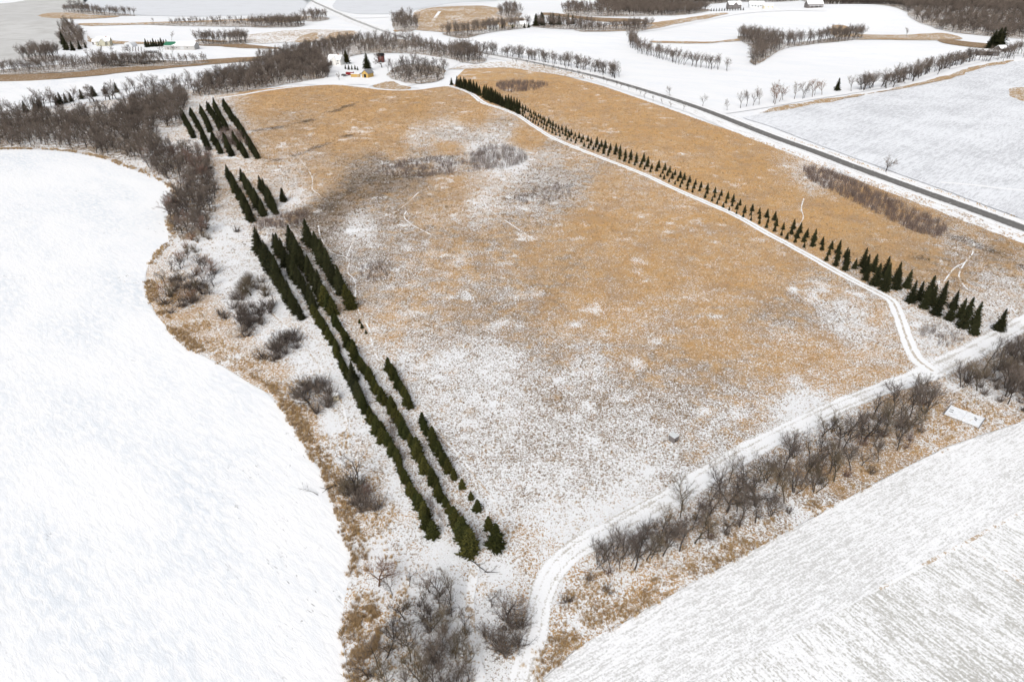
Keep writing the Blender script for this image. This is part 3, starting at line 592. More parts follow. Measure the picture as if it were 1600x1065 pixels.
# ---------------------------------------------------------------- evergreen rows beside the lake
ROWS = [('upper plantation', 'A', 4.0, (5.0, 6.8), 'FIRN', [[(283, 180), (295, 200), (303, 216)], [(299, 180), (311, 200), (318, 215), (326, 234)], [(315, 176), (324, 195), (332, 214), (345, 240)], [(326, 171), (338, 190), (346, 208), (362, 244)], [(335, 166), (350, 195), (362, 216), (385, 247)], [(350, 166), (363, 186), (376, 204), (402, 248)]]),
        ('middle plantation', 'B', 3.8, (5.2, 8.2), 'FIRN', [[(357, 277), (372, 305), (384, 328), (393, 347)], [(380, 283), (393, 307), (404, 325), (412, 337)], [(408, 294), (420, 314), (431, 335)], [(442, 312), (444, 315)]]),
        ('tall plantation', 'C', 4.0, (5.8, 9.8), 'FIRN', [[(404, 390), (420, 417), (437, 446), (453, 476), (469, 498)], [(430, 386), (446, 411), (465, 440), (481, 466), (490, 482)], [(454, 388), (480, 427), (504, 468), (520, 492)], [(480, 377), (500, 403), (519, 436), (537, 461), (549, 482)]]),
        ('long lakeside rows', 'D', 1.9, (2.5, 4.4), 'CEDAR', [[(492, 492), (510, 522), (530, 560), (550, 600), (570, 640), (590, 675), (610, 702), (625, 732), (645, 775), (662, 806), (676, 836)], [(521, 502), (540, 532), (560, 566), (590, 612), (615, 652), (640, 692), (665, 732), (690, 780), (715, 822), (734, 862)], [(607, 578), (625, 607), (640, 637)], [(660, 664), (680, 702), (706, 746)], [(766, 826), (777, 857)]])]
WORD = ['first', 'second', 'third', 'fourth', 'fifth', 'sixth']
STUFFC = []
for gname, key, step, hr, pk, rows in ROWS:
    for ri, px in enumerate(rows):
        l = along(px, step, .25)
        for i, (x, y) in enumerate(l):
            h = rng.uniform(*hr); t = i / max(1, len(l) - 1); use = pk
            if key == 'D':
                if ri == 0 and .40 < t < .52: h *= 1.6; use = 'FIRN'
                if t > .93 and ri in (0, 1, 4): h *= 1.5
            if key == 'A' and .55 < t < .72 and ri in (2, 3, 4): continue
            if key == 'C' and t > .85: h *= .72; use = 'CEDAR' if ri > 1 else pk
            pr = PROTO_KEYS[use][int(rng.integers(len(PROTO_KEYS[use])))]
            if key == 'A': STUFFC.append((float(x), float(y), h / 8)); continue
            kind = 'olive green cedar' if use == 'CEDAR' else 'dark green evergreen'
            plant('cedar_tree' if use == 'CEDAR' else 'evergreen_tree', pr, float(x), float(y), h, f'{kind}, {ordinal(i + 1)} from the far end, {WORD[ri]} row of the {gname}', 'cedar' if use == 'CEDAR' else 'evergreen', f'evergreens in the {gname} by the lake', parts=True, wide=1.0 if use == 'CEDAR' else .95)
for i, (px, py, h) in enumerate(((562, 505, 1.6), (566, 513, 1.8), (572, 521, 1.4), (722, 762, 2.6), (736, 780, 2.2), (746, 797, 3.0))):
    x, y = P1(px, py); plant('cedar_tree', CEDAR[i % 4], x, y, h, f'small lone cedar right of the long lakeside rows, {ordinal(i + 1)} from the far end', 'cedar', 'small lone cedars')

# ---------------------------------------------------------------- bare trees and shrubs
RUST = (1.5, 1.05, .75); GREYC = (1, 1, 1); DARKC = (.7, .7, .72); PALE = (1.35, 1.3, 1.25); OLV = (1.15, 1.12, .9); RED = (1.2, .98, .95)
def grove(name, poly_px, n, mind, protos, hr, where, group, parts=True, cols=(GREYC,), uniq=True, wide=1.0, cat='tree', shrubs=False, line=None):
    if line: q = along(poly_px, line[0], line[1])
    else: q = scatter(catmull(pts(poly_px), True, 3) if len(poly_px) > 3 else pts(poly_px), n, mind)
    sx, _ = proj(q[:, 0], q[:, 1]); order = np.argsort(sx)
    for r, i in enumerate(order):
        x, y = map(float, q[i]); pr = protos[int(rng.integers(len(protos)))]
        kind = 'bare grey shrub' if shrubs else 'bare leafless tree'
        lab = f'{kind} {where}, {ordinal(r + 1)} from the left' if uniq else f'{kind} {where}'
        plant(name, pr, x, y, rng.uniform(*hr), lab, cat, group, parts, cols[int(rng.integers(len(cols)))], wide * rng.uniform(.85, 1.2), ('stems', 'twigs') if shrubs else ('trunk', 'crown'))
WOODS = []
def wood(poly_px, n, mind, protos, hr, where, group, floor=True, line=None):
    WOODS.append((poly_px, n, mind, protos, hr, where, floor, line))
def one(name, pr, px, py, h, label, cat, group=None, col=GREYC, wide=1.0, names=('trunk', 'crown')):
    x, y = P1(px, py); return plant(name, pr, x, y, h, label, cat, group, True, col, wide, names)
S2 = ('stems', 'twigs')
# hedgerow between track and lower right field
hedge = [(930, 880), (975, 850), (1060, 795), (1150, 748), (1260, 692), (1350, 645), (1428, 612), (1446, 648), (1420, 690), (1345, 738), (1255, 784), (1155, 832), (1065, 872), (990, 892)]
grove('bare_tree', hedge, 66, 2.6, UP + MULTI[:1], (5.5, 10), 'in the lower right hedgerow', 'trees of the lower right hedgerow', cols=(GREYC, DARKC, OLV, GREYC))
grove('shrub', [(940, 890), (1000, 848), (1080, 800), (1200, 735), (1300, 690), (1420, 625), (1450, 655), (1425, 700), (1345, 748), (1245, 796), (1145, 845), (1050, 885), (980, 900)], 34, 2.0, SHR, (1.6, 3.0), 'under the lower right hedgerow', 'shrubs of the lower right hedgerow', cols=(GREYC, RED, OLV), shrubs=True, cat='shrub')
grove('sapling', [(925, 888), (950, 868), (1010, 848), (1040, 860), (1000, 880), (960, 892)], 34, 1.1, SAP + UP[:1], (4, 6.5), 'at the lower end of the hedgerow', 'saplings at the hedgerow end')
for i, (px, py, h) in enumerate(((1265, 728, 11), (1135, 800, 9.5), (1040, 850, 7.5), (1350, 690, 10), (1410, 655, 10), (1180, 790, 10), (1310, 700, 9))):
    one('bare_tree', (DEAD + SPR)[i % 4], px, py, h, f'tall forked bare tree standing above the hedgerow, {["4th", "2nd", "1st", "6th", "7th", "3rd", "5th"][i]} from the left', 'tree', 'tall trees above the hedgerow', DARKC)
# right-hand thicket by the junction
grove('bare_tree', [(1492, 598), (1530, 575), (1600, 545), (1700, 500), (1720, 620), (1620, 648), (1560, 632), (1515, 612)], 52, 2.4, UP + MULTI, (7.5, 11), 'in the thicket at the right edge', 'trees of the right edge thicket', cols=(GREYC, DARKC, OLV))
grove('shrub', [(1490, 600), (1540, 585), (1600, 560), (1680, 540), (1680, 630), (1600, 645), (1540, 622)], 46, 1.9, SHR, (2, 3.4), 'in the thicket at the right edge', 'shrubs of the right edge thicket', shrubs=True, cat='shrub')
# thickets at the bottom
grove('bare_tree', [(612, 985), (650, 950), (700, 930), (728, 960), (738, 1030), (735, 1110), (600, 1120), (575, 1060), (590, 1020)], 34, 1.9, UP + MULTI[:1], (5, 8.5), 'in the dense thicket at the bottom', 'trees of the bottom thicket', cols=(GREYC, DARKC, OLV))
grove('shrub', [(620, 960), (660, 930), (715, 940), (735, 1000), (738, 1100), (600, 1120), (570, 1070), (600, 1000)], 20, 1.6, SHR, (1.6, 2.6), 'in the dense thicket at the bottom', 'shrubs of the bottom thicket', cols=(GREYC, DARKC, OLV), shrubs=True, cat='shrub')
for px, py, h, pr, lb, c in ((592, 915, 6.0, SPR[0], 'brownish spreading bare tree among reeds above the bottom thicket', RUST), (672, 925, 6.5, UP[0], 'pale upright tree at the top of the bottom thicket, left of two', PALE), (688, 932, 6.2, UP[1], 'pale upright tree at the top of the bottom thicket, right of two', PALE),
                             (792, 972, 7.5, SPR[1], 'bare spreading tree beside the bend of the track', GREYC), (768, 948, 5.0, UP[2], 'slim bare tree left of the spreading tree by the track bend', GREYC), (556, 765, 10.5, DEAD[0], 'tall gnarled bare tree leaning over the lake shore', DARKC), (545, 775, 5.5, MULTI[0], 'bushy brown tree below the gnarled shore tree', OLV),
                             (572, 778, 4.0, MULTI[1], 'low reddish tree right of the gnarled shore tree', RED), (484, 632, 7.5, SPR[2], 'wide low grey tree beside the cream box', GREYC), (392, 462, 6.5, SPR[0], 'brown domed tree on the snowy clearing', OLV), (1384, 268, 9.0, SPR[1], 'lone bare tree beside the paved road', GREYC),
                             (640, 915, 4, UP[3], 'thin bare tree between reeds and bottom thicket', GREYC), (613, 930, 4, UP[0], 'small dark tree right of the brownish reed tree', DARKC)):
    one('bare_tree', pr, px, py, h, lb, 'tree', None, c, 1.5 if 'wide' in lb or 'domed' in lb else 1.15)
for i, (px, py, h, w, lb) in enumerate(((370, 362, 3.0, 1.3, 'single round dark shrub left of the spruce rows'), (920, 905, 1.8, 1.3, 'small shrub in the grass corner beside the track'), (950, 925, 1.8, 1.3, 'small pale shrub near the field corner'), (885, 940, 1.8, 1.4, 'small dark shrub beside the lower track'))):
    one('shrub', SHR[i % 4], px, py, h, lb, 'shrub', None, DARKC if 'dark' in lb else GREYC, w, S2)
# shoreline groves
for poly, n, wh, c in (([(338, 488), (360, 478), (428, 476), (415, 500), (400, 525), (375, 530), (362, 510)], 26, 'in the dark clump below the domed tree', DARKC), ([(408, 556), (430, 535), (462, 520), (466, 540), (445, 560), (420, 566)], 16, 'in the oval patch above the reed belt', DARKC),
                    ([(458, 620), (475, 600), (505, 598), (518, 625), (505, 642), (475, 642)], 14, 'around the wide grey tree by the cream box', GREYC), ([(362, 455), (385, 430), (412, 438), (415, 465), (400, 474), (370, 472)], 14, 'around the domed brown tree', OLV), ([(525, 770), (550, 745), (580, 770), (590, 800), (560, 800)], 10, 'around the gnarled shore tree', OLV), ([(252, 480), (262, 450), (290, 430), (335, 428), (340, 450), (310, 475), (275, 490)], 22, 'in the shore clump left of the clearing', DARKC),
                    ([(750, 1000), (770, 975), (810, 965), (824, 990), (810, 1015), (770, 1020)], 6, 'around the spreading tree by the track bend', GREYC)):
    grove('shrub', poly, n, 1.6, SHR, (2.6, 4.3), wh, 'shrubs ' + wh, cols=(c, GREYC), shrubs=True, cat='shrub', wide=1.15)
grove('bare_tree', [(255, 470), (262, 430), (285, 405), (318, 410), (340, 440), (330, 460), (290, 480)], 20, 2.6, SPR + MULTI, (4, 6.5), 'in the shore clump left of the clearing', 'trees of the shore clump', cols=(DARKC, GREYC, RUST, OLV))
grove('bare_tree', [(262, 320), (285, 290), (300, 268), (330, 262), (338, 300), (330, 345), (315, 370), (290, 378), (270, 362)], 42, 3.2, UP + SPR, (7, 11), 'in the shore grove above the clearing', 'trees of the shore grove', cols=(GREYC, DARKC, GREYC, RED))
wood([(262, 320), (285, 290), (300, 268), (330, 262), (338, 300), (330, 345), (315, 370), (290, 378), (270, 362)], 20, 4, UP, (6, 9), 'between the shore grove trees', '')
grove('shrub', [(285, 395), (300, 370), (335, 352), (320, 385), (300, 400)], 10, 3, SHR, (2.5, 3.5), 'below the shore grove', 'shrubs below the shore grove', cols=(OLV, RUST), shrubs=True, cat='shrub')
grove('bare_tree', [(232, 262), (245, 235), (270, 235), (320, 245), (330, 262), (295, 275), (262, 280)], 34, 4.0, SPR + UP, (7, 10), 'at the head of the lake', 'trees at the head of the lake', cols=(GREYC, RED, DARKC))
wood([(235, 262), (245, 235), (270, 235), (320, 245), (330, 262), (295, 275), (262, 280)], 20, 4, UP, (5, 9), 'between the trees at the head of the lake', '')
# woodland at the upper left
wood([(-30, 190), (40, 186), (100, 183), (180, 178), (228, 195), (250, 222), (245, 245), (200, 250), (140, 238), (60, 229), (-30, 230)], 150, 5.0, UP + SPR, (7, 11), 'in the upper left lakeside wood', 'trees of the upper left wood')
wood([(-30, 183), (30, 178), (70, 170)], 0, 0, UP + FARW, (9, 13), 'in the line below the frozen channel', 'trees lining the frozen channel', line=(4.5, 1.5))
wood([(70, 171), (120, 163), (180, 155), (240, 146), (300, 138), (350, 130)], 0, 0, UP + FARW, (10, 15), 'along the near bank of the frozen channel', 'trees lining the frozen channel bank', line=(7, 2.0))
wood([(180, 178), (230, 155), (290, 148), (285, 185), (270, 200), (235, 196)], 55, 4.5, UP + SPR, (8, 12), 'in the wood left of the upper plantation', 'trees left of the upper plantation')
one('bare_tree', SPR[1], 262, 197, 12, 'large round bare tree left of the upper plantation', 'tree', None, DARKC, 1.4); one('bare_tree', SPR[2], 240, 196, 11, 'broad bare tree beside the large round tree', 'tree', None, GREYC, 1.3)
wood([(300, 150), (330, 128), (390, 108), (430, 98), (490, 88), (505, 100), (515, 118), (470, 128), (420, 136), (360, 146)], 150, 4.5, UP + FARW + SPR, (9, 13), 'in the wood left of the farmyard', 'trees of the wood left of the farmyard')
wood([(420, 96), (480, 76), (560, 62), (630, 62), (690, 78), (760, 92), (740, 100), (700, 92), (640, 84), (570, 84), (510, 96), (450, 102)], 140, 5.5, FARW + UP, (9, 13), 'in the wood behind the farmyard', 'trees of the wood behind the farmyard')
grove('bare_tree', [(605, 112), (640, 98), (690, 104), (692, 122), (660, 131), (625, 128)], 50, 4.0, UP, (9, 13), 'in the dense grove right of the yellow barn', 'trees of the farmyard grove', cols=(GREYC, DARKC))
wood([(605, 114), (640, 100), (690, 106), (692, 122), (660, 131), (625, 128)], 16, 6, UP, (4, 8), 'between the farmyard grove trees', '')
for i, (px, py, h, pr, lb) in enumerate(((597, 106, 15, SPR[0], 'big spreading tree in front of the dark shed'), (512, 121, 11, MULTI[0], 'many-stemmed tree left of the red trailer'), (530, 125, 7, SPR[1], 'small pale tree in front of the farmyard'), (498, 122, 11, UP[0], 'upright tree at the left end of the farmyard'))):
    one('bare_tree', pr, px, py, h, lb, 'tree', None, PALE if 'pale' in lb else GREYC)
one('pine_tree', PINE[0], 574, 110, 15, 'large dark pine standing above the yellow barn', 'pine', None, (1.3, 1.3, 1.2)); one('pine_tree', PINE[0], 542, 100, 13, 'dark pine right of the white farmhouse', 'pine', None, (1.5, 1.3, .9))
for i, (px, py, h) in enumerate(((540, 108, 4), (545, 109, 4.5), (550, 109, 4), (555, 109, 4.2), (559, 110, 3.5))): one('spruce_tree', SPRUCE[i], px, py, h, f'small dark evergreen between the farmhouse and the barn, {ordinal(i + 1)} from the left', 'spruce', 'small farmyard evergreens')
# dark evergreens by the channel
grove('spruce_tree', [(45, 176), (70, 168), (105, 160), (130, 154), (150, 150), (175, 145)], 0, 0, FIRN, (5, 8), 'below the frozen channel', 'evergreens below the frozen channel', parts=False, line=(6, 2.0), cat='spruce')
for o in C.objects:
    if o.get('group') == 'evergreens below the frozen channel': o['label'] = o['label'].replace('bare leafless tree', 'dark evergreen')
# far left
wood([(34, 92), (50, 88), (75, 86), (96, 90), (80, 96), (45, 97)], 16, 6, SPR + FARW, (13, 18), 'in the round clump in the grey field', 'trees of the grey field clump')
wood([(-30, 116), (0, 110), (60, 104), (140, 98), (220, 96), (260, 97), (200, 104), (100, 113), (0, 117)], 60, 6, FARW, (8, 12), 'in the strip beyond the brown reed belt', 'trees beyond the reed belt')
wood([(92, 62), (96, 42), (112, 36), (124, 50), (135, 68), (125, 76), (105, 74)], 40, 6, FARW, (10, 13), 'in the wood above the left farmstead', 'trees above the left farmstead')
wood([(95, 19), (125, 16), (170, 20), (215, 24), (180, 25), (120, 21)], 36, 6, FARW, (11, 15), 'in the far top left clump', 'trees of the far top left clump')
for i in range(3): one('bare_tree', FARW[i], 117 + 6 * i, 19, 24, f'tall bare tree rising from the far top left clump, {ordinal(i + 1)} from the left', 'tree', 'tall trees of the far clump')
for i, (px, py, h) in enumerate(((104, 78, 14), (114, 79, 10), (125, 77, 9), (134, 75, 6), (100, 70, 14))): one('spruce_tree', FIRN[i % 4], px, py, h, f'dark evergreen left of the left farmstead, {["2nd", "3rd", "4th", "5th", "1st"][i]} from the left', 'spruce', 'evergreens left of the farmstead')
wood([(310, 64), (330, 66), (350, 66), (380, 62), (385, 68), (350, 70), (315, 70)], 22, 6, FARW, (12, 17), 'right of the long farm barn', 'trees right of the long barn')
for i, x in enumerate(range(229, 262, 4)): one('spruce_tree', FIRN[i % 4], x, 73.5 - i * .25, 7 if i % 3 else 9, f'small evergreen left of the long barn, {ordinal(i + 1)} from the left', 'spruce', 'evergreens left of the long barn')
for i in range(6): one('shrub', SHR[i % 4], 229 + i * 3, 83, 3.2, f'round dark shrub in the left farmstead yard, {ordinal(i + 1)} from the left', 'shrub', 'shrubs in the left farmstead yard', (.35, .38, .35), 1.3, S2)
for i, (px, py) in enumerate(((160, 86), (178, 86), (205, 86), (252, 86), (270, 86), (268, 63), (196, 88), (218, 98), (150, 92), (176, 99))): one('bare_tree', FARW[i % 4], px, py, 11, f'bare yard tree around the left farmstead, number {i + 1} of ten', 'tree', 'yard trees of the left farmstead')
def relabel(group, fmt):
    l = [o for o in C.objects if o.get('group') == group]; l.sort(key=lambda o: float(proj(o.location.x, o.location.y, o.location.z)[0]))
    for i, o in enumerate(l): o['label'] = fmt.format(ordinal(i + 1))
relabel('yard trees of the left farmstead', 'bare yard tree around the left farmstead, {} from the left')
# along the roads and hills
for px, n in (([(715, 80), (760, 84), (820, 92), (880, 102), (940, 114), (965, 121)], 5.0),): wood(px, 0, 0, UP + FARW, (10, 14), 'in the tree line beside the paved road', '', line=(n, 1.6))
grove('sapling', [(800, 98), (860, 108), (920, 124), (960, 134), (1010, 152), (1065, 172)], 0, 0, SAP, (4, 6), 'along the roadside ditch', 'saplings along the roadside ditch', line=(11, 1.5), parts=False)
wood([(985, 62), (990, 72), (1010, 84), (1050, 96), (1090, 104), (1133, 110)], 0, 0, FARW + UP, (11, 15), 'in the curved line on the white slope', 'curved tree line on the white slope', line=(5, 2.0))
wood([(1152, 60), (1165, 56), (1200, 62), (1220, 66), (1270, 64), (1320, 58), (1352, 58), (1330, 63), (1280, 68), (1230, 75), (1200, 90), (1180, 102), (1172, 96), (1180, 78)], 90, 6.5, FARW + SPR, (12, 17), 'in the wood between the white hill fields', 'trees between the white hill fields')
grove('bare_tree', [(1158, 168), (1200, 162), (1260, 152), (1285, 148)], 0, 0, UP + FARW, (11, 15), 'along the near end of the side road', 'trees along the near side road', line=(7, 1.5), cols=(GREYC, PALE, RUST))
wood([(1335, 143), (1380, 135), (1420, 124), (1460, 112), (1500, 100), (1530, 94)], 0, 0, UP + FARW, (11, 15), 'along the far stretch of the side road', 'trees along the far side road', line=(5.5, 1.8))
wood([(1540, 96), (1560, 92), (1590, 86), (1640, 82)], 0, 0, FARW + SPR, (12, 16), 'around the barn at the right edge', 'trees around the right edge barn', line=(6, 3.0))
for i, (px, py, h) in enumerate(((1047, 150, 8), (1098, 166, 9), (1136, 172, 8), (1416, 58, 12))): one('bare_tree', UP[i], px, py, h, ('lone small tree above the paved road, left of three', 'lone small tree above the paved road, middle of three', 'lone small tree above the paved road, right of three', 'lone tree on the golden strip between the hill fields')[i], 'tree')
one('spruce_tree', FIRN[0], 1308, 141, 9.5, 'single dark evergreen beside the side road', 'spruce')
for i, (px, py, h) in enumerate(((1548, 77, 20), (1555, 77, 22), (1561, 76, 22), (1544, 78, 14))): one('pine_tree', PINE[0], px, py, h, f'dark pine behind the snow roofed barn, {["2nd", "3rd", "4th", "1st"][i]} from the left', 'pine', 'pines behind the right barn')
# far top clumps
wood([(230, 38), (300, 35), (380, 33), (470, 37), (460, 42), (380, 42), (300, 41)], 45, 6, FARW, (7, 11), 'in the low brown strip above the far white field', '')
wood([(140, 90), (200, 93), (260, 95), (330, 97), (300, 101), (230, 104), (160, 104)], 40, 6, FARW, (7, 11), 'below the left farmstead road', '')
wood([(400, 92), (440, 84), (500, 72), (560, 66), (540, 74), (480, 86), (430, 96)], 50, 6, FARW, (8, 12), 'along the far edge of the centre wood', '')
wood([(905, 44), (960, 42), (1015, 38), (1015, 43), (960, 48), (905, 49)], 40, 6, FARW, (8, 12), 'below the far tan slope', '')
for poly, n, wh in (([(612, 38), (620, 28), (640, 26), (655, 40), (640, 50), (620, 48)], 26, 'in the dark clump left of the tan hill'), ([(470, 30), (500, 26), (515, 30), (490, 34)], 14, 'in the clump left of the top road'), ([(400, 40), (470, 36), (470, 42), (400, 43)], 30, 'in the dark strip above the far white field'),
                     ([(690, 52), (740, 48), (800, 40), (830, 42), (760, 52), (720, 60)], 40, 'in the wood below the tan hill'), ([(775, 22), (800, 14), (815, 22), (800, 28)], 18, 'in the dark clump right of the tan hill'), ([(880, 16), (900, 10), (930, 14), (1000, 18), (1060, 18), (1040, 24), (960, 26), (890, 24)], 90, 'in the long wood above the far houses'),
                     ([(830, 40), (860, 36), (900, 40), (930, 42), (900, 46), (850, 44)], 26, 'around the white houses at the top'), ([(975, 46), (1000, 42), (1012, 46), (990, 50)], 12, 'in the reddish clump below the ridge road'), ([(700, 85), (730, 82), (748, 92), (720, 98)], 18, 'in the round copse where the lanes meet')):
    wood(poly, n, 6, FARW, (12, 17), wh, '')
grove('spruce_tree', [(835, 41), (845, 38), (860, 38), (870, 39), (893, 38)], 0, 0, FIRN, (13, 17), 'behind the white houses at the top', 'evergreens behind the white houses', parts=False, line=(9, 4), cat='spruce'); relabel('evergreens behind the white houses', 'dark evergreen behind the white houses at the top, {} from the left')
relabel('evergreens below the frozen channel', 'dark evergreen below the frozen channel, {} from the left')
for i in range(13): one('spruce_tree', SPRUCE[i % 5], 1111 + i * 4.2, 17.5 - i * .12, 4.5, f'small evergreen in the row below the ridge house, {ordinal(i + 1)} from the left', 'spruce', 'evergreen row below the ridge house')

# ---------------------------------------------------------------- instanced ground cover (stuff)
def proto_coll(name, objs):
    c = bpy.data.collections.new(name)
    for o in objs: c.objects.link(o)
    return c
def tuft_mesh(seed, n, h, r, w, spread, mat):
    rn = random.Random(seed); v, f = [], []
    for i in range(n):
        a = rn.uniform(0, 6.283); q = rn.uniform(0, r); x, y = math.cos(a) * q, math.sin(a) * q; b = rn.uniform(0, 6.283); k = rn.uniform(.1, spread); hh = h * rn.uniform(.5, 1.1)
        dx, dy = math.cos(b) * k * hh, math.sin(b) * k * hh; sx, sy = -math.sin(b) * w, math.cos(b) * w; c = len(v)
        v += [(x - sx, y - sy, -.05), (x + sx, y + sy, -.05), (x + dx * .45 + sx * .8, y + dy * .45 + sy * .8, hh * .6), (x + dx * .45 - sx * .8, y + dy * .45 - sy * .8, hh * .6), (x + dx, y + dy, hh * .9)]
        f += [(c, c + 1, c + 2, c + 3), (c + 3, c + 2, c + 4)]
    me = mesh('tuft', v, f); me.materials.append(mat); return bpy.data.objects.new('tuft_shape', me)
def instancer(name, xyz, coll, scl, tint, label, nvar, cat=None):
    me = bpy.data.meshes.new(name); me.vertices.add(len(xyz)); me.vertices.foreach_set('co', np.ascontiguousarray(xyz, np.float32).ravel())
    for an, d, tp in (('scl', scl, 'FLOAT'), ('tint', tint, 'FLOAT'), ('rz', rng.uniform(0, 6.283, len(xyz)), 'FLOAT'), ('var', rng.integers(0, nvar, len(xyz)), 'INT')):
        a = me.attributes.new(an, tp, 'POINT'); a.data.foreach_set('value', np.asarray(d).astype(np.int32 if tp == 'INT' else np.float32))
    me.update(); o = bpy.data.objects.new(name, me); C.objects.link(o)
    ng = bpy.data.node_groups.new(name, 'GeometryNodeTree'); ng.interface.new_socket('Geometry', in_out='INPUT', socket_type='NodeSocketGeometry'); ng.interface.new_socket('Geometry', in_out='OUTPUT', socket_type='NodeSocketGeometry')
    N = ng.nodes; L = ng.links; gi = N.new('NodeGroupInput'); go = N.new('NodeGroupOutput'); ip = N.new('GeometryNodeInstanceOnPoints'); ci = N.new('GeometryNodeCollectionInfo')
    ci.inputs['Collection'].default_value = coll; ci.inputs['Separate Children'].default_value = True; ci.inputs['Reset Children'].default_value = True
    def at(nm, t):
        q = N.new('GeometryNodeInputNamedAttribute'); q.data_type = t; q.inputs['Name'].default_value = nm; return q.outputs[0]
    m2p = N.new('GeometryNodeMeshToPoints'); L.new(gi.outputs[0], m2p.inputs[0]); L.new(m2p.outputs[0], ip.inputs['Points']); L.new(ci.outputs[0], ip.inputs['Instance']); ip.inputs['Pick Instance'].default_value = True
    cx = N.new('ShaderNodeCombineXYZ'); L.new(at('rz', 'FLOAT'), cx.inputs[2]); L.new(cx.outputs[0], ip.inputs['Rotation']); L.new(at('scl', 'FLOAT'), ip.inputs['Scale']); L.new(at('var', 'INT'), ip.inputs['Instance Index'])
    L.new(ip.outputs[0], go.inputs[0]); md = o.modifiers.new('instances', 'NODES'); md.node_group = ng
    return tag(o, label, cat, None, 'stuff')
tufts = proto_coll('tuft_shapes', [tuft_mesh(i, 14, .34, .2, .02, 1.3, M['tuft']) for i in range(5)])
reeds = proto_coll('reed_shapes', [tuft_mesh(20 + i, 26, 1.25, .45, .03, .75, M['reed']) for i in range(5)])
def brush_mesh(seed, n, h, r, tw):
    rn = random.Random(seed); v, f = [], []
    for i in range(n):
        a = rn.uniform(0, 6.283); q = r * math.sqrt(rn.random()); p = Vector((math.cos(a) * q, math.sin(a) * q, -.1)); d = Vector((rn.gauss(0, .12), rn.gauss(0, .12), 1)).normalized(); e = p + d * h * rn.uniform(.6, 1.1); cone(v, f, p, e, .03)
        for _ in range(tw): w = p.lerp(e, rn.uniform(.35, .9)); cone(v, f, w, w + rdir(rn, d, rn.uniform(.25, .7)) * h * .28, .014)
    me = mesh('brush', v, f); me.materials.append(M['brush']); return bpy.data.objects.new('brush_shape', me)
brushes = proto_coll('brush_shapes', [brush_mesh(40 + i, 9, 3.0, .8, 6) for i in range(4)])
tracks = [(t_main, 2.9), (t_lane, 1.9), (t_farm, 2.6), (t_loop, 2)]
mp = resample(meadow_poly, 8, True)
def meadow_points(n, dmin, dmax):
    (x0, y0), (x1, y1) = mp.min(0), mp.max(0); x = rng.uniform(x0, x1, n); y = rng.uniform(max(y0, 0), y1, n); d = np.hypot(x, y)
    k = (d > dmin) & (d < dmax); x, y = x[k], y[k]; px, py = proj(x, y); k = (px > -60) & (px < 1660) & (py < 1110) & (py > 90); x, y = x[k], y[k]
    k = inpoly(x, y, mp); x, y = x[k], y[k]
    for l, w in tracks: k = dist_poly(x, y, resample(l, 6)) > w; x, y = x[k], y[k]
    k = dist_poly(x, y, resample(shore, 6)) > .8; x, y = x[k], y[k]
    c = f_cover(x, y); pr = np.clip((c - .05) * 1.1, 0, 1) * np.clip((fnoise(x, y, 2.6, 77) - .30) * 2.9, 0, 1.4)
    k = rng.random(len(x)) < pr; return x[k], y[k]
x1_, y1_ = meadow_points(1300000, 60, 260); x2_, y2_ = meadow_points(480000, 260, 620)
xx = np.concatenate([x1_, x2_]); yy = np.concatenate([y1_, y2_]); ff = np.concatenate([np.zeros(len(x1_)), np.ones(len(x2_))])
tint = np.clip(f_dark(xx, yy) * .9 + rng.random(len(xx)) ** 3 * .6 + np.clip(.62 - f_gold(xx, yy), 0, 1) * 1.25, 0, 1)
print('tufts', len(x1_), len(x2_))
instancer('meadow_grass', np.column_stack([xx, yy, np.zeros(len(xx))]), tufts, rng.uniform(.6, 1.3, len(xx)) * (1 + .5 * ff), tint, 'dry golden grass tufts poking through the meadow snow', 5)
def band(line, n, w0, w1):
    l = resample(line, 1.0)[:, :2]; nn = normals(l); i = rng.integers(0, len(l), n); o = rng.uniform(w0, w1, n)
    return l[i] + nn[i] * o[:, None] + rng.normal(0, .3, (n, 2))
def reed_stuff(name, line, n, w0, w1, sc, label, gold=.3, thr=.4, ns=6):
    q = band(line, n, w0, w1); k = fnoise(q[:, 0], q[:, 1], ns, 91) > thr; q = q[k]
    return instancer(name, np.column_stack([q, np.full(len(q), -.1)]), reeds, rng.uniform(*sc, len(q)), np.clip(rng.normal(gold, .25, len(q)), 0, 1), label, 5)
nl = normals(resample(shore, 1.0)); 
sgn = -1 if inpoly(np.array([shore[60][0] + nl[0][0] * 0 + 6]), np.array([shore[60][1]]), mp)[0] else 1
seg = catmull(pts([(p[0], p[1]) for p in shore_px[13:]]), False, 5)
side = 1 if inpoly(*(lambda q: (np.array([q[0]]), np.array([q[1]])))(resample(seg, 1.0)[40] + normals(resample(seg, 1.0))[40] * 3), mp)[0] else -1
reed_stuff('shore_reeds', seg, 2600, -.6 * side, 2.8 * side, (.4, .9), 'brown reed belt along the near lake shore', .15, .44, 7)
reed_stuff('shore_grass', seg, 3400, 1.6 * side, 11 * side, (.28, .7), 'golden grass clumps behind the shore reeds', .6, .5, 5)
reed_stuff('far_shore_reeds', catmull(pts(shore_px[1:13]), False, 5), 1600, -.5 * side, 2.5 * side, (.5, .9), 'thin reed fringe along the far lake shore', .3, .45)
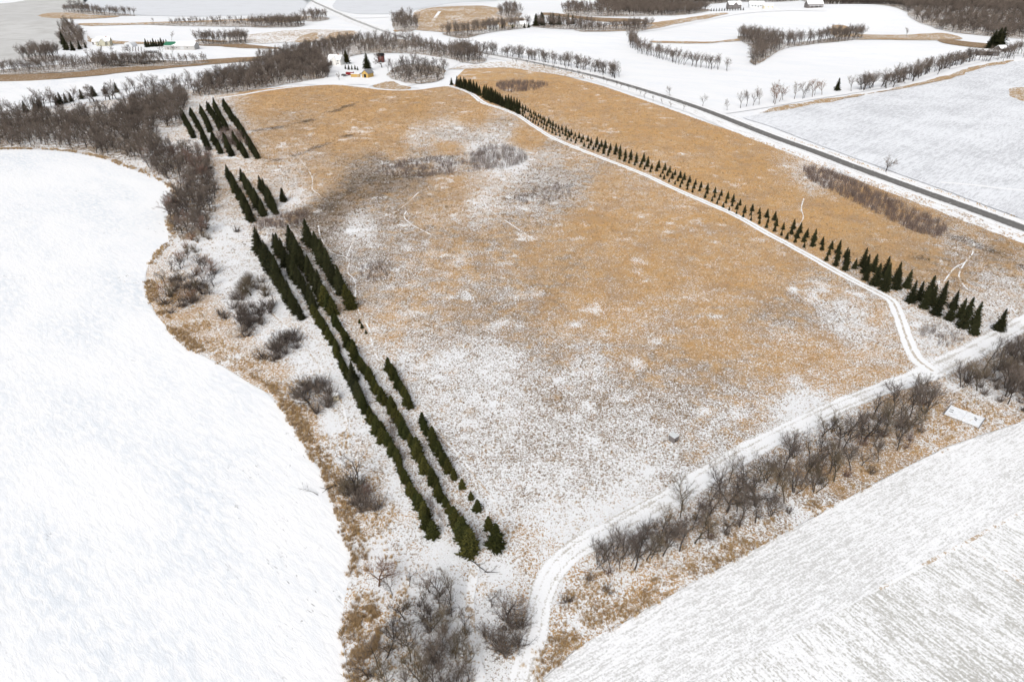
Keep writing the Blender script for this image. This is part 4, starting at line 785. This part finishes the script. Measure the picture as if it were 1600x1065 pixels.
reed_stuff('field_edge_grass', catmull(pts(edge_px[1:9]), False, 5), 2000, -.2, 4.2, (.3, .75), 'brown tall grass along the stubble field edge', .3, .5, 4) if inpoly(*(lambda q: (np.array([q[0]]), np.array([q[1]])))(resample(ge, 1.0)[60] + normals(resample(ge, 1.0))[60] * 3), mp)[0] else reed_stuff('field_edge_grass', catmull(pts(edge_px[1:9]), False, 5), 2000, -4.2, .2, (.3, .75), 'brown tall grass along the stubble field edge', .3, .5, 4)
rr = road[[i for i in range(len(road)) if road[i][1] < 420]]; qs = -1 if normals(resample(rr, 1.0))[50][0] < 0 else 1
reed_stuff('roadside_grass', rr, 700, 6.5 * qs, 9.5 * qs, (.3, .6), 'golden grass tufts along the far side of the paved road', .7, .52, 5)
def patch_stuff(name, poly_px, n, coll, sc, label, tint=(.4, .25), nv=4, thr=None, ns=6):
    poly = catmull(pts(poly_px), True, 3); (x0, y0), (x1, y1) = poly.min(0), poly.max(0); x = rng.uniform(x0, x1, n * 3); y = rng.uniform(y0, y1, n * 3); k = inpoly(x, y, poly)
    if thr: k &= fnoise(x, y, ns, 55) > thr
    x, y = x[k][:n], y[k][:n]
    return instancer(name, np.column_stack([x, y, hgt(x, y)]), coll, rng.uniform(*sc, len(x)), np.clip(rng.normal(*tint, len(x)), 0, 1), label, nv)
patch_stuff('reed_patch', [(540, 985), (560, 955), (585, 950), (592, 985), (588, 1015), (560, 1030)], 420, reeds, (.5, .95), 'dense brown reed patch left of the bottom thicket', (.15, .2), 5, .40, 4)
patch_stuff('corner_grass', [(855, 1045), (868, 960), (900, 905), (960, 890), (1030, 880), (1040, 915), (960, 965), (900, 1000)], 420, reeds, (.3, .65), 'brown grass in the corner between track and field', (.35, .3), 5, .47, 4)
patch_stuff('thicket_grass', [(1440, 640), (1470, 600), (1560, 640), (1590, 652), (1480, 690), (1410, 720)], 420, reeds, (.3, .65), 'golden grass around the white platform', (.55, .3), 5, .5, 4)
patch_stuff('hedge_undergrowth', hedge, 800, reeds, (.4, .8), 'dead undergrowth below the hedgerow trees', (.05, .15), 5, .42, 4)
patch_stuff('roadside_brush', [(1258, 262), (1300, 270), (1370, 300), (1430, 330), (1480, 358), (1470, 372), (1420, 360), (1360, 330), (1300, 300), (1262, 280)], 900, brushes, (.7, 1.15), 'reddish brown willow brush beside the paved road', (.05, .15))
patch_stuff('field_brush', [(590, 272), (610, 255), (680, 248), (730, 242), (760, 235), (740, 270), (660, 278)], 420, brushes, (.5, .9), 'dark brush around the wet hollow in the meadow', (.0, .1), 4, .42, 8)
patch_stuff('aspen_saplings', [(735, 262), (745, 238), (770, 230), (810, 236), (822, 250), (800, 262), (760, 268)], 260, brushes, (.9, 1.4), 'pale aspen saplings in the meadow hollow', (.5, .3))
patch_stuff('meadow_brush', [(800, 312), (840, 296), (870, 288), (895, 296), (880, 312), (830, 322)], 110, brushes, (.4, .9), 'sparse dark brush on the meadow', (.1, .2))
patch_stuff('row_brush', [(395, 352), (440, 335), (480, 330), (475, 348), (430, 358), (400, 362)], 200, brushes, (.6, .9), 'reddish brush across the gap between the spruce rows', (.0, .1))
patch_stuff('hollow_brush', [(560, 425), (575, 412), (610, 412), (608, 432), (580, 440)], 90, brushes, (.4, .7), 'dark brush patch right of the tall plantation', (.0, .1))
patch_stuff('row_gap_brush', [(600, 640), (625, 690), (650, 750), (690, 810), (670, 790), (640, 740), (610, 690)], 120, brushes, (.6, 1.0), 'grey brush between the long cedar rows', (.4, .25))
patch_stuff('plantation_brush', [(335, 212), (360, 205), (385, 215), (390, 228), (350, 230)], 160, brushes, (1.0, 1.5), 'reddish brush inside the upper plantation', (.0, .1))
patch_stuff('corner_brush', [(1435, 520), (1460, 508), (1510, 525), (1500, 540), (1460, 540)], 80, brushes, (.4, .7), 'pale brush strip beside the lane end', (.6, .25))
patch_stuff('spruce_side_brush', [(775, 133), (800, 128), (850, 131), (852, 138), (820, 143), (790, 145)], 420, brushes, (.8, 1.3), 'dark brush behind the far spruce rows', (.1, .15))
far_trees = proto_coll('far_tree_shapes', [bpy.data.objects.new('far_tree_shape', p[2]) for p in FARW])
mid_trees = proto_coll('mid_tree_shapes', [bpy.data.objects.new('mid_tree_shape', p[2]) for p in UP + SPR])
row_shapes = proto_coll('row_spruce_shapes', [bpy.data.objects.new('row_spruce_shape', p[2]) for p in FIRN])
for data, nm, lb in ((STUFFL, 'spruce_rows', 'crowded dark spruces at the far end of the lane rows'), (STUFFC, 'evergreen_rows', 'dark evergreen rows of the upper plantation at the head of the lake')):
    a = np.array(data); instancer(nm, np.column_stack([a[:, :2], np.zeros(len(a))]), row_shapes, a[:, 2], np.zeros(len(a)), lb, 4)
for k, (poly_px, n, mind, protos, hr, where, floor, line) in enumerate(WOODS):
    near = protos[0] is UP[0]; coll = mid_trees if near else far_trees; H0 = 9.6 if near else 12
    if line: q = along(poly_px, line[0] * .5, line[1] * 1.5)
    else:
        poly = catmull(pts(poly_px), True, 3); q = scatter(poly, int(n * 2.9), mind * .58)
        if floor: sheet('wood_floor', poly, .16, M['litter'], 'brown leaf litter ' + where.replace('in the', 'under the', 1), 14, 3, 15, 6)
    instancer('bare_wood', np.column_stack([q, hgt(q[:, 0], q[:, 1])]), coll, rng.uniform(*hr, len(q)) / H0, np.zeros(len(q)), 'bare leafless trees ' + where, len(coll.objects))
def forest(poly_px, n, sc, label):
    o = patch_stuff('far_forest', poly_px, n, far_trees, sc, label, (.3, .2)); sheet('wood_floor', catmull(pts(poly_px), True, 3), .16, M['litter'], 'leaf litter of the ' + label, 25, 3, 20, 10)
forest([(1262, 4), (1400, 12), (1420, 26), (1450, 40), (1500, 52), (1640, 62), (1700, 40), (1720, -12), (1450, -22), (1300, -20), (1250, -8)], 15000, (.9, 1.35), 'dense grey bare forest filling the top right corner')
forest([(1010, 10), (1100, 14), (1105, 18), (1060, 24), (1000, 22), (930, 6), (1000, -8), (1150, -14), (1260, -8), (1240, 2), (1150, 3), (1100, 7)], 6000, (.9, 1.3), 'far grey wood behind the ridge houses')

# ---------------------------------------------------------------- buildings and small structures
def boxm(x0, x1, y0, y1, z0, z1):
    v = [(x0, y0, z0), (x1, y0, z0), (x1, y1, z0), (x0, y1, z0), (x0, y0, z1), (x1, y0, z1), (x1, y1, z1), (x0, y1, z1)]
    return v, [(3, 2, 1, 0), (4, 5, 6, 7), (0, 1, 5, 4), (1, 2, 6, 5), (2, 3, 7, 6), (3, 0, 4, 7)]
def part(name, vf, mat, parent): return link(name, mesh(name, *vf), M[mat], parent)
def root(name, px, py, yaw, label, cat, group=None, dz=0.0):
    x, y = P1(px, py); o = bpy.data.objects.new(name, None); C.objects.link(o); o.location = (x, y, float(hgt(x, y)) + dz); o.rotation_euler = (0, 0, R(yaw)); return tag(o, label, cat, group)
def gable(w, d, wh, rh, along_x=True):
    if along_x: v = [(-w, -d, -.6), (w, -d, -.6), (w, d, -.6), (-w, d, -.6), (-w, -d, wh), (w, -d, wh), (w, d, wh), (-w, d, wh), (-w, 0, wh + rh), (w, 0, wh + rh)]; f = [(0, 1, 5, 4), (2, 3, 7, 6), (1, 2, 6, 9, 5), (3, 0, 4, 8, 7), (4, 5, 9, 8), (6, 7, 8, 9), (3, 2, 1, 0)]
    else: v = [(-w, -d, -.6), (w, -d, -.6), (w, d, -.6), (-w, d, -.6), (-w, -d, wh), (w, -d, wh), (w, d, wh), (-w, d, wh), (0, -d, wh + rh), (0, d, wh + rh)]; f = [(1, 2, 6, 5), (3, 0, 4, 7), (0, 1, 5, 8, 4), (2, 3, 7, 9, 6), (4, 8, 9, 7), (5, 6, 9, 8), (3, 2, 1, 0)]
    return v, f
def roofm(w, d, wh, rh, along_x=True, o=.5, th=.25):
    prof = [(-1, 0), (0, 1), (1, 0)]; a, b = (d, w) if along_x else (w, d); k = (a + o) / a; v = []
    for e in (-b - o, b + o):
        for t in (th, 0.02):
            for s, u in prof:
                yv = s * (a + o); z = wh + rh * (1 - abs(s) * k) + t + .05; v.append((e, yv, z) if along_x else (yv, e, z))
    f = [(0, 1, 7, 6), (1, 2, 8, 7), (3, 9, 10, 4), (4, 10, 11, 5), (0, 3, 4, 1), (1, 4, 5, 2), (6, 7, 10, 9), (7, 8, 11, 10), (0, 6, 9, 3), (2, 5, 11, 8)]
    return v, f
def house(name, px, py, yaw, w, d, wh, rh, wall, roof, label, cat='house', along_x=True, wins=(), doors=(), chim=False, dz=0.0):
    o = root(name, px, py, yaw, label, cat, dz=dz); w /= 2; d /= 2
    part('wall', gable(w, d, wh, rh, along_x), wall, o); rf_ = part('roof', roofm(w, d, wh, rh, along_x), roof, o)
    if chim: part('chimney', boxm(w * .4, w * .4 + .9, -.4, .5, wh + rh * .4, wh + rh + 1.0), 'brick', rf_)
    for (x, z, ww, hh) in wins:
        q = part('window', boxm(x - ww / 2, x + ww / 2, -d - .10, -d - .02, z, z + hh), 'white_siding', o); part('pane', boxm(x - ww / 2 + .12, x + ww / 2 - .12, -d - .14, -d - .11, z + .12, z + hh - .12), 'glass', q)
    for (x, ww, hh, m) in doors: part('door', boxm(x - ww / 2, x + ww / 2, -d - .12, -d - .03, 0, hh), m, o)
    return o
# left farmstead
b = house('barn', 285, 76.5, -2, 34, 13, 4.2, 3.2, 'concrete', 'roof_snow', 'long low barn with snow and a bare green strip on its roof', 'barn', wins=((-8, 1.4, 1.6, 1.2), (-3, 1.4, 1.6, 1.2), (9, 1.4, 1.6, 1.2)), doors=((3, 4, 3.4, 'steel'), (-13, 1.2, 2.2, 'grey_wood')))
gw, gd_ = 17.5, 7.0
part('bare_roof_patch', ([(-17.4, -6.9, 4.36), (-9, -6.9, 4.36), (-4.5, -3.2, 6.07), (-6, -.2, 7.5), (-17.4, -.2, 7.5), (-17.4, -6.9, 4.46), (-9, -6.9, 4.46), (-4.5, -3.2, 6.17), (-6, -.2, 7.6), (-17.4, -.2, 7.6)], [(5, 6, 7, 8, 9), (4, 3, 2, 1, 0), (0, 1, 6, 5), (1, 2, 7, 6), (2, 3, 8, 7), (3, 4, 9, 8), (4, 0, 5, 9)]), 'green_roof', b)
o = house('farmhouse', 164, 71, 8, 15, 9, 5.0, 3.6, 'khaki', 'roof_snow', 'farmhouse with snowy gables at the left end of the farmstead', wins=((-5, 1, 1.4, 1.5), (-1.5, 1, 1.4, 1.5), (4.5, 1, 1.4, 1.5), (-5, 3.2, 1.3, 1.3), (4.5, 3.2, 1.3, 1.3)), doors=((1.6, 1.2, 2.2, 'grey_wood'),), chim=True)
part('wing', gable(3.0, 6.5, 4.6, 3.0, False), 'khaki', o); part('wing_roof', roofm(3.0, 6.5, 4.6, 3.0, False, .5, .3), 'roof_snow', o)
o = house('garage', 152, 69, 8, 8, 7, 3, 2.2, 'grey_wood', 'roof_snow', 'small grey garage left of the left farmhouse', 'garage', doors=((0, 4.5, 2.4, 'white_siding'),))
def hoop(px, py, w, d, label):
    o = root('hoop_house', px, py, 4, label, 'hoop house'); n = 12; v, f = [], []
    for e in (-d / 2, d / 2):
        for k in range(n + 1): a = math.pi * k / n; v.append((-math.cos(a) * w / 2, e, math.sin(a) * w * .48 - .1 * (k in (0, n))))
    f = [(k, k + 1, n + 2 + k, n + 1 + k) for k in range(n)]; part('cover', (v, f), 'roof_snow', o); part('end_wall', (v, [tuple(range(n, -1, -1)), tuple(range(n + 1, 2 * n + 2))]), 'dull_white', o)
    part('door', boxm(-1.5, 1.5, -d / 2 - .12, -d / 2 - .02, 0, 2.6), 'roof_grey', o)
    return o
hoop(204, 72.5, 10, 14, 'white arched hoop house in the middle of the left farmstead')
for i in range(12):
    o = root('vine_post', 199 + (i % 6) * 4.4, 76.5 + (i // 6) * 3.0, 4, f'short white post below the hoop house, {ordinal(i % 6 + 1)} from the left in the {"upper" if i < 6 else "lower"} row', 'post', 'white posts below the hoop house'); part('shaft', boxm(-.35, .35, -.35, .35, -.3, 2.2), 'grey_wood', o); part('snow_cap', boxm(-.45, .45, -.45, .45, 2.2, 2.5), 'roof_snow', o)
# centre farmyard
o = house('farmhouse', 526, 101, -14, 13, 9, 5.2, 3.6, 'white_siding', 'roof_snow', 'white farmhouse with snowy roof left of the dark pine', wins=((-4, 1, 1.3, 1.5), (0, 1, 1.3, 1.5), (4, 1, 1.3, 1.5), (-4, 3.3, 1.2, 1.3), (4, 3.3, 1.2, 1.3)), doors=((2, 1.1, 2.2, 'roof_grey'),), chim=True)
part('dormer', gable(2.2, 5.2, 5.6, 2.2, False), 'white_siding', o); part('dormer_roof', roofm(2.2, 5.2, 5.6, 2.2, False, .4, .25), 'roof_snow', o)
house('shed', 510, 102.5, -8, 9, 7, 3.2, 1.4, 'grey_wood', 'roof_snow', 'low snow roofed shed left of the white farmhouse', 'shed', doors=((-1, 2.4, 2.3, 'black'),), wins=((2.5, 1.2, 1.2, 1),))
o = house('barn', 575, 120.5, -24, 6.4, 8.5, 3.6, 2.6, 'yellow', 'roof_grey', 'small yellow gabled barn with a dark open doorway', 'barn', along_x=False, doors=((0, 2.2, 2.9, 'black'),), wins=((-2.2, 1.6, .9, .9),))
part('lean_to', boxm(-6.6, -3.4, -3.2, 3.6, -.4, 2.7), 'dull_white', o); part('lean_to_roof', boxm(-6.9, -3.3, -3.5, 3.9, 2.75, 3.0), 'roof_grey', o)
o = root('storage_box', 556, 120.5, -6, 'long low yellow storage box left of the yellow barn', 'container'); part('body', boxm(-4, 4, -1.3, 1.3, .25, 2.7), 'yellow', o); part('roof', boxm(-4.15, 4.15, -1.45, 1.45, 2.7, 2.95), 'roof_snow', o); part('door', boxm(1.6, 3.4, -1.42, -1.31, .4, 2.5), 'tan_wood', o); part('skid', boxm(-3.8, 3.8, -1.0, -.7, -.2, .25), 'grey_wood', o); part('skid', boxm(-3.8, 3.8, .7, 1.0, -.2, .25), 'grey_wood', o)
def wheel(o, x, y, r=.45):
    v, f = [], []; tube(v, f, [Vector((x, y - .14, r)), Vector((x, y + .14, r))], [r, r], 12); v2 = list(v); f += [tuple(range(11, -1, -1)), tuple(range(12, 24))]; q = link('wheel', mesh('wheel', v, f), M['black'], o)
    v, f = [], []; tube(v, f, [Vector((x, y - .17, r)), Vector((x, y + .17, r))], [r * .5, r * .5], 10); f += [tuple(range(9, -1, -1)), tuple(range(10, 20))]; link('rim', mesh('rim', v, f), M['steel'], q)
o = root('trailer', 547, 118.0, -10, 'dark red box trailer left of the yellow storage box', 'trailer'); part('body', boxm(-3.4, 3.4, -1.2, 1.2, .7, 3.0), 'red', o); part('snow_cap', boxm(-3.3, 3.3, -1.1, 1.1, 3.0, 3.15), 'roof_snow', o); part('hitch', boxm(3.4, 4.9, -.12, .12, .55, .75), 'black', o)
for x in (-1.4, -.4): wheel(o, x, -1.35); wheel(o, x, 1.35)
o = root('farm_trailer', 538, 119.5, -10, 'black flat trailer left of the red trailer', 'trailer'); part('bed', boxm(-2.4, 2.4, -1.1, 1.1, .7, .95), 'black', o); part('load', boxm(-2.0, 1.2, -.9, .9, .95, 1.9), 'black', o); part('rail', boxm(-2.4, 2.4, -1.16, -1.1, .95, 1.5), 'grey_wood', o); part('hitch', boxm(2.4, 3.6, -.1, .1, .6, .75), 'black', o)
for y in (-1.3, 1.3): wheel(o, 0, y)
house('shed', 596, 97, -5, 5.5, 5, 6.0, 1.8, 'dark_red', 'black', 'tall dark shed behind the big spreading farmyard tree', 'shed', doors=((0, 1.6, 2.3, 'black'),), wins=((0, 3.8, 1.2, 1.2),))
# houses at the top
house('house', 815, 42.5, -6, 17, 11, 4.2, 3.4, 'white_siding', 'roof_snow', 'white house with broad snowy roof at the top centre', wins=((-5, 1, 1.6, 1.6), (0, 1, 1.6, 1.6), (5, 1, 1.6, 1.6)), doors=((2.6, 1.2, 2.2, 'grey_wood'),))
house('house', 803, 42.0, 5, 15, 9, 3.4, 2.4, 'cream', 'roof_snow', 'low cream house left of the broad roofed white house', wins=((-4, 1, 1.6, 1.4), (3, 1, 1.6, 1.4)), doors=((0, 1.1, 2.1, 'grey_wood'),))
house('house', 770, 46.5, 8, 15, 9, 3.6, 2.0, 'white_siding', 'roof_snow', 'low white house at the left of the top houses', wins=((-4, 1, 1.6, 1.4), (4, 1, 1.6, 1.4)), doors=((0, 1.1, 2.1, 'grey_wood'),))
house('house', 867, 38.5, 0, 7, 7, 7.5, 3.0, 'white_siding', 'roof_snow', 'tall narrow white house among the top evergreens', wins=((-1.5, 1.2, 1.2, 1.6), (1.5, 1.2, 1.2, 1.6), (0, 4.6, 1.4, 1.6)), doors=((0, 1.0, 2.1, 'grey_wood'),), along_x=False)
for i, (px, py) in enumerate(((785, 44), (801, 45), (819.5, 44), (826, 43.5))): one('spruce_tree', SPRUCE[i], px, py, 7, f'small evergreen in front of the top houses, {ordinal(i + 1)} from the left', 'spruce', 'evergreens in front of the top houses')
o = house('house', 1146, 13.5, 6, 22, 12, 6.5, 5.0, 'grey_wood', 'roof_snow', 'large grey house with steep snowy roofs on the far ridge', wins=((-7, 1.2, 2, 2), (-2, 1.2, 2, 2), (7, 1.2, 2, 2), (-7, 4.2, 1.8, 1.6), (7, 4.2, 1.8, 1.6)), doors=((3, 1.6, 2.4, 'dark_red'),), chim=True)
part('wing', gable(4.2, 8.2, 6, 4.2, False), 'grey_wood', o); part('wing_roof', roofm(4.2, 8.2, 6, 4.2, False, .6, .35), 'roof_snow', o)
house('house', 1181, 11.0, -8, 24, 12, 4.5, 4.5, 'dull_white', 'roof_snow', 'long house with broad snowy roof right of the large ridge house', wins=((-7, 1.2, 2, 1.8), (-2, 1.2, 2, 1.8), (7, 1.2, 2, 1.8)), doors=((3, 1.6, 2.4, 'grey_wood'),))
house('garage', 1199, 13.0, -4, 15, 9, 3.8, 2.6, 'cream', 'roof_snow', 'cream garage at the right end of the ridge houses', 'garage', doors=((-3, 4.5, 2.8, 'white_siding'), (3.5, 4.5, 2.8, 'white_siding')))
o = house('house', 1271, 11.5, 3, 26, 14, 5.0, 5.0, 'grey_wood', 'roof_snow', 'grey house with snowy roof before the far forest', wins=((-8, 1.2, 2, 1.8), (-2, 1.2, 2, 1.8), (8, 1.2, 2, 1.8)), doors=((3, 1.6, 2.4, 'black'),)); part('porch', boxm(-11, 11, -10, -7.3, 2.9, 3.2), 'roof_snow', o)
for x in (-10, -3.5, 3.5, 10): part('porch_post', boxm(x - .2, x + .2, -9.6, -9.2, -.5, 2.9), 'white_siding', o)
o = house('barn', 1541, 85.5, -12, 20, 10, 3.8, 1.6, 'grey_wood', 'roof_snow', 'dark sided barn with flat snowy roof at the right', 'barn', doors=((-1, 7, 3.0, 'black'), (6, 3, 2.8, 'roof_grey')), wins=((-7.5, 1.6, 1.4, 1.0),))
house('shed', 1563, 80, 14, 9, 7, 3.2, 2.6, 'grey_wood', 'roof_snow', 'small snow roofed shed right of the dark sided barn', 'shed', doors=((0, 2.4, 2.4, 'black'),), wins=((2.8, 1.2, 1, 1),))
# small shed in the meadow (deer blind)
o = root('blind', 1052, 688, 38, 'small grey wooden blind with white lid standing in the meadow', 'blind'); o.scale = (.72, .72, .85); part('wall', boxm(-1.1, 1.1, -1.1, 1.1, -.1, 1.75), 'grey_wood', o)
v, f = boxm(-1.22, 1.22, -1.22, 1.22, 1.78, 1.9); v = [(x, y, z + .12 * (y > 0)) for x, y, z in v]; part('roof', (v, f), 'dull_white', o); part('opening', boxm(-.55, .05, -1.13, -1.105, .3, .85), 'black', o); part('side_panel', boxm(1.105, 1.14, -.75, .85, .2, 1.55), 'tan_wood', o)
for x in (-1.04, 1.04): part('corner_board', boxm(x - .1, x + .1, -1.15, -1.101, 0, 1.74), 'grey_wood', o)
# cream box by the shore
o = root('blind', 525, 625, 18, 'small cream box blind on posts beside the wide grey tree', 'blind'); o.scale = (.8, .8, .8); part('body', boxm(-.85, .85, -.85, .85, .5, 2.3), 'cream', o); part('roof', boxm(-.95, .95, -.95, .95, 2.31, 2.42), 'roof_snow', o); part('window', boxm(-.1, .6, -.88, -.855, 1.6, 2.0), 'black', o)
for x in (-.7, .7):
    for y in (-.7, .7): part('leg', boxm(x - .07, x + .07, y - .07, y + .07, -.2, .5), 'tan_wood', o)
# white platform near the junction
x0, y0 = P1(1508, 655); xa, ya = P1(1484, 634); xb, yb = P1(1537, 654); yaw = math.degrees(math.atan2(yb - ya, xb - xa)); L = math.hypot(xb - xa, yb - ya)
o = root('platform', 1506, 652, yaw, 'flat snow covered platform of white panels beside the track junction', 'platform')
for i in range(2):
    for j in range(3): part('panel', boxm(-L / 2 + i * L / 2 + .03, -L / 2 + (i + 1) * L / 2 - .03, -2.6 + 1.733 * j + .02, -.867 + 1.733 * j - .02, .38, .5), 'panel', o)
part('frame', boxm(-L / 2, L / 2, -2.5, 2.5, .2, .37), 'concrete', o); part('end_rail', boxm(-L / 2 - .14, -L / 2 - .01, -2.65, 2.65, .1, .62), 'roof_grey', o); part('end_rail', boxm(L / 2 + .01, L / 2 + .14, -2.65, 2.65, .1, .62), 'roof_grey', o)
for x in (-L / 2 + .4, 0, L / 2 - .4):
    for y in (-1.9, 1.9): part('leg', boxm(x - .1, x + .1, y - .1, y + .1, -.2, .2), 'concrete', o)
for (xs, ys, a) in ((-3.0, .5, .1), (-2.9, -.5, .25), (2.2, .9, -.7), (2.3, .2, -.8)):
    ca, sa = math.cos(a), math.sin(a); v = [(xs + dx * ca - dy * sa, ys + dx * sa + dy * ca, z) for z in (.503, .53) for dx, dy in ((-.45, -.05), (.45, -.16), (.45, .16), (-.45, .05))]
    part('slit', (v, [(3, 2, 1, 0), (4, 5, 6, 7), (0, 1, 5, 4), (1, 2, 6, 5), (2, 3, 7, 6), (3, 0, 4, 7)]), 'black', o)
# fallen wood
def log(name, a, b, r, label, forks=3):
    xa, ya = P1(*a); xb, yb = P1(*b); o = bpy.data.objects.new(name, None); C.objects.link(o); o.location = (xa, ya, 0); tag(o, label, 'log'); d = Vector((xb - xa, yb - ya, .0)); v, f = [], []
    P = [d * t + Vector((random.gauss(0, .12), random.gauss(0, .12), r * .7 + .25 * math.sin(t * 3))) for t in (0, .3, .6, 1)]; tube(v, f, P, [r, r * .8, r * .6, r * .25], 6); link('stem', mesh('stem', v, f), M['bark'], o)
    for k in range(forks):
        q = d * (.45 + .17 * k) + Vector((0, 0, .3)); e = Vector((d.x, d.y, 0)).normalized(); e.rotate(Matrix.Rotation((-1) ** k * .7, 3, 'Z')); e.z = .35; v, f = [], []; tube(v, f, [q, q + e * .8, q + e * 1.6 + Vector((0, 0, .1))], [r * .4, r * .25, .015], 4)
        for _ in range(4): w = q + e * random.uniform(.5, 1.4); cone(v, f, w, w + rdir(random, e.normalized(), .6) * .8, .02)
        link('branch', mesh('branch', v, f), M['bark'], o)
log('fallen_branch', (525, 758), (504, 770), .2, 'thick fallen limb reaching from the shore onto the ice', 2); log('fallen_branch', (496, 772), (474, 764), .07, 'thin forked branch lying on the lake ice', 4)
log('fallen_log', (732, 875), (760, 895), .14, 'slim fallen log in the snow below the cedar rows', 2); log('fallen_log', (757, 893), (780, 895), .1, 'thin branch lying right of the slim fallen log', 1)
print('objects', len(bpy.data.objects))
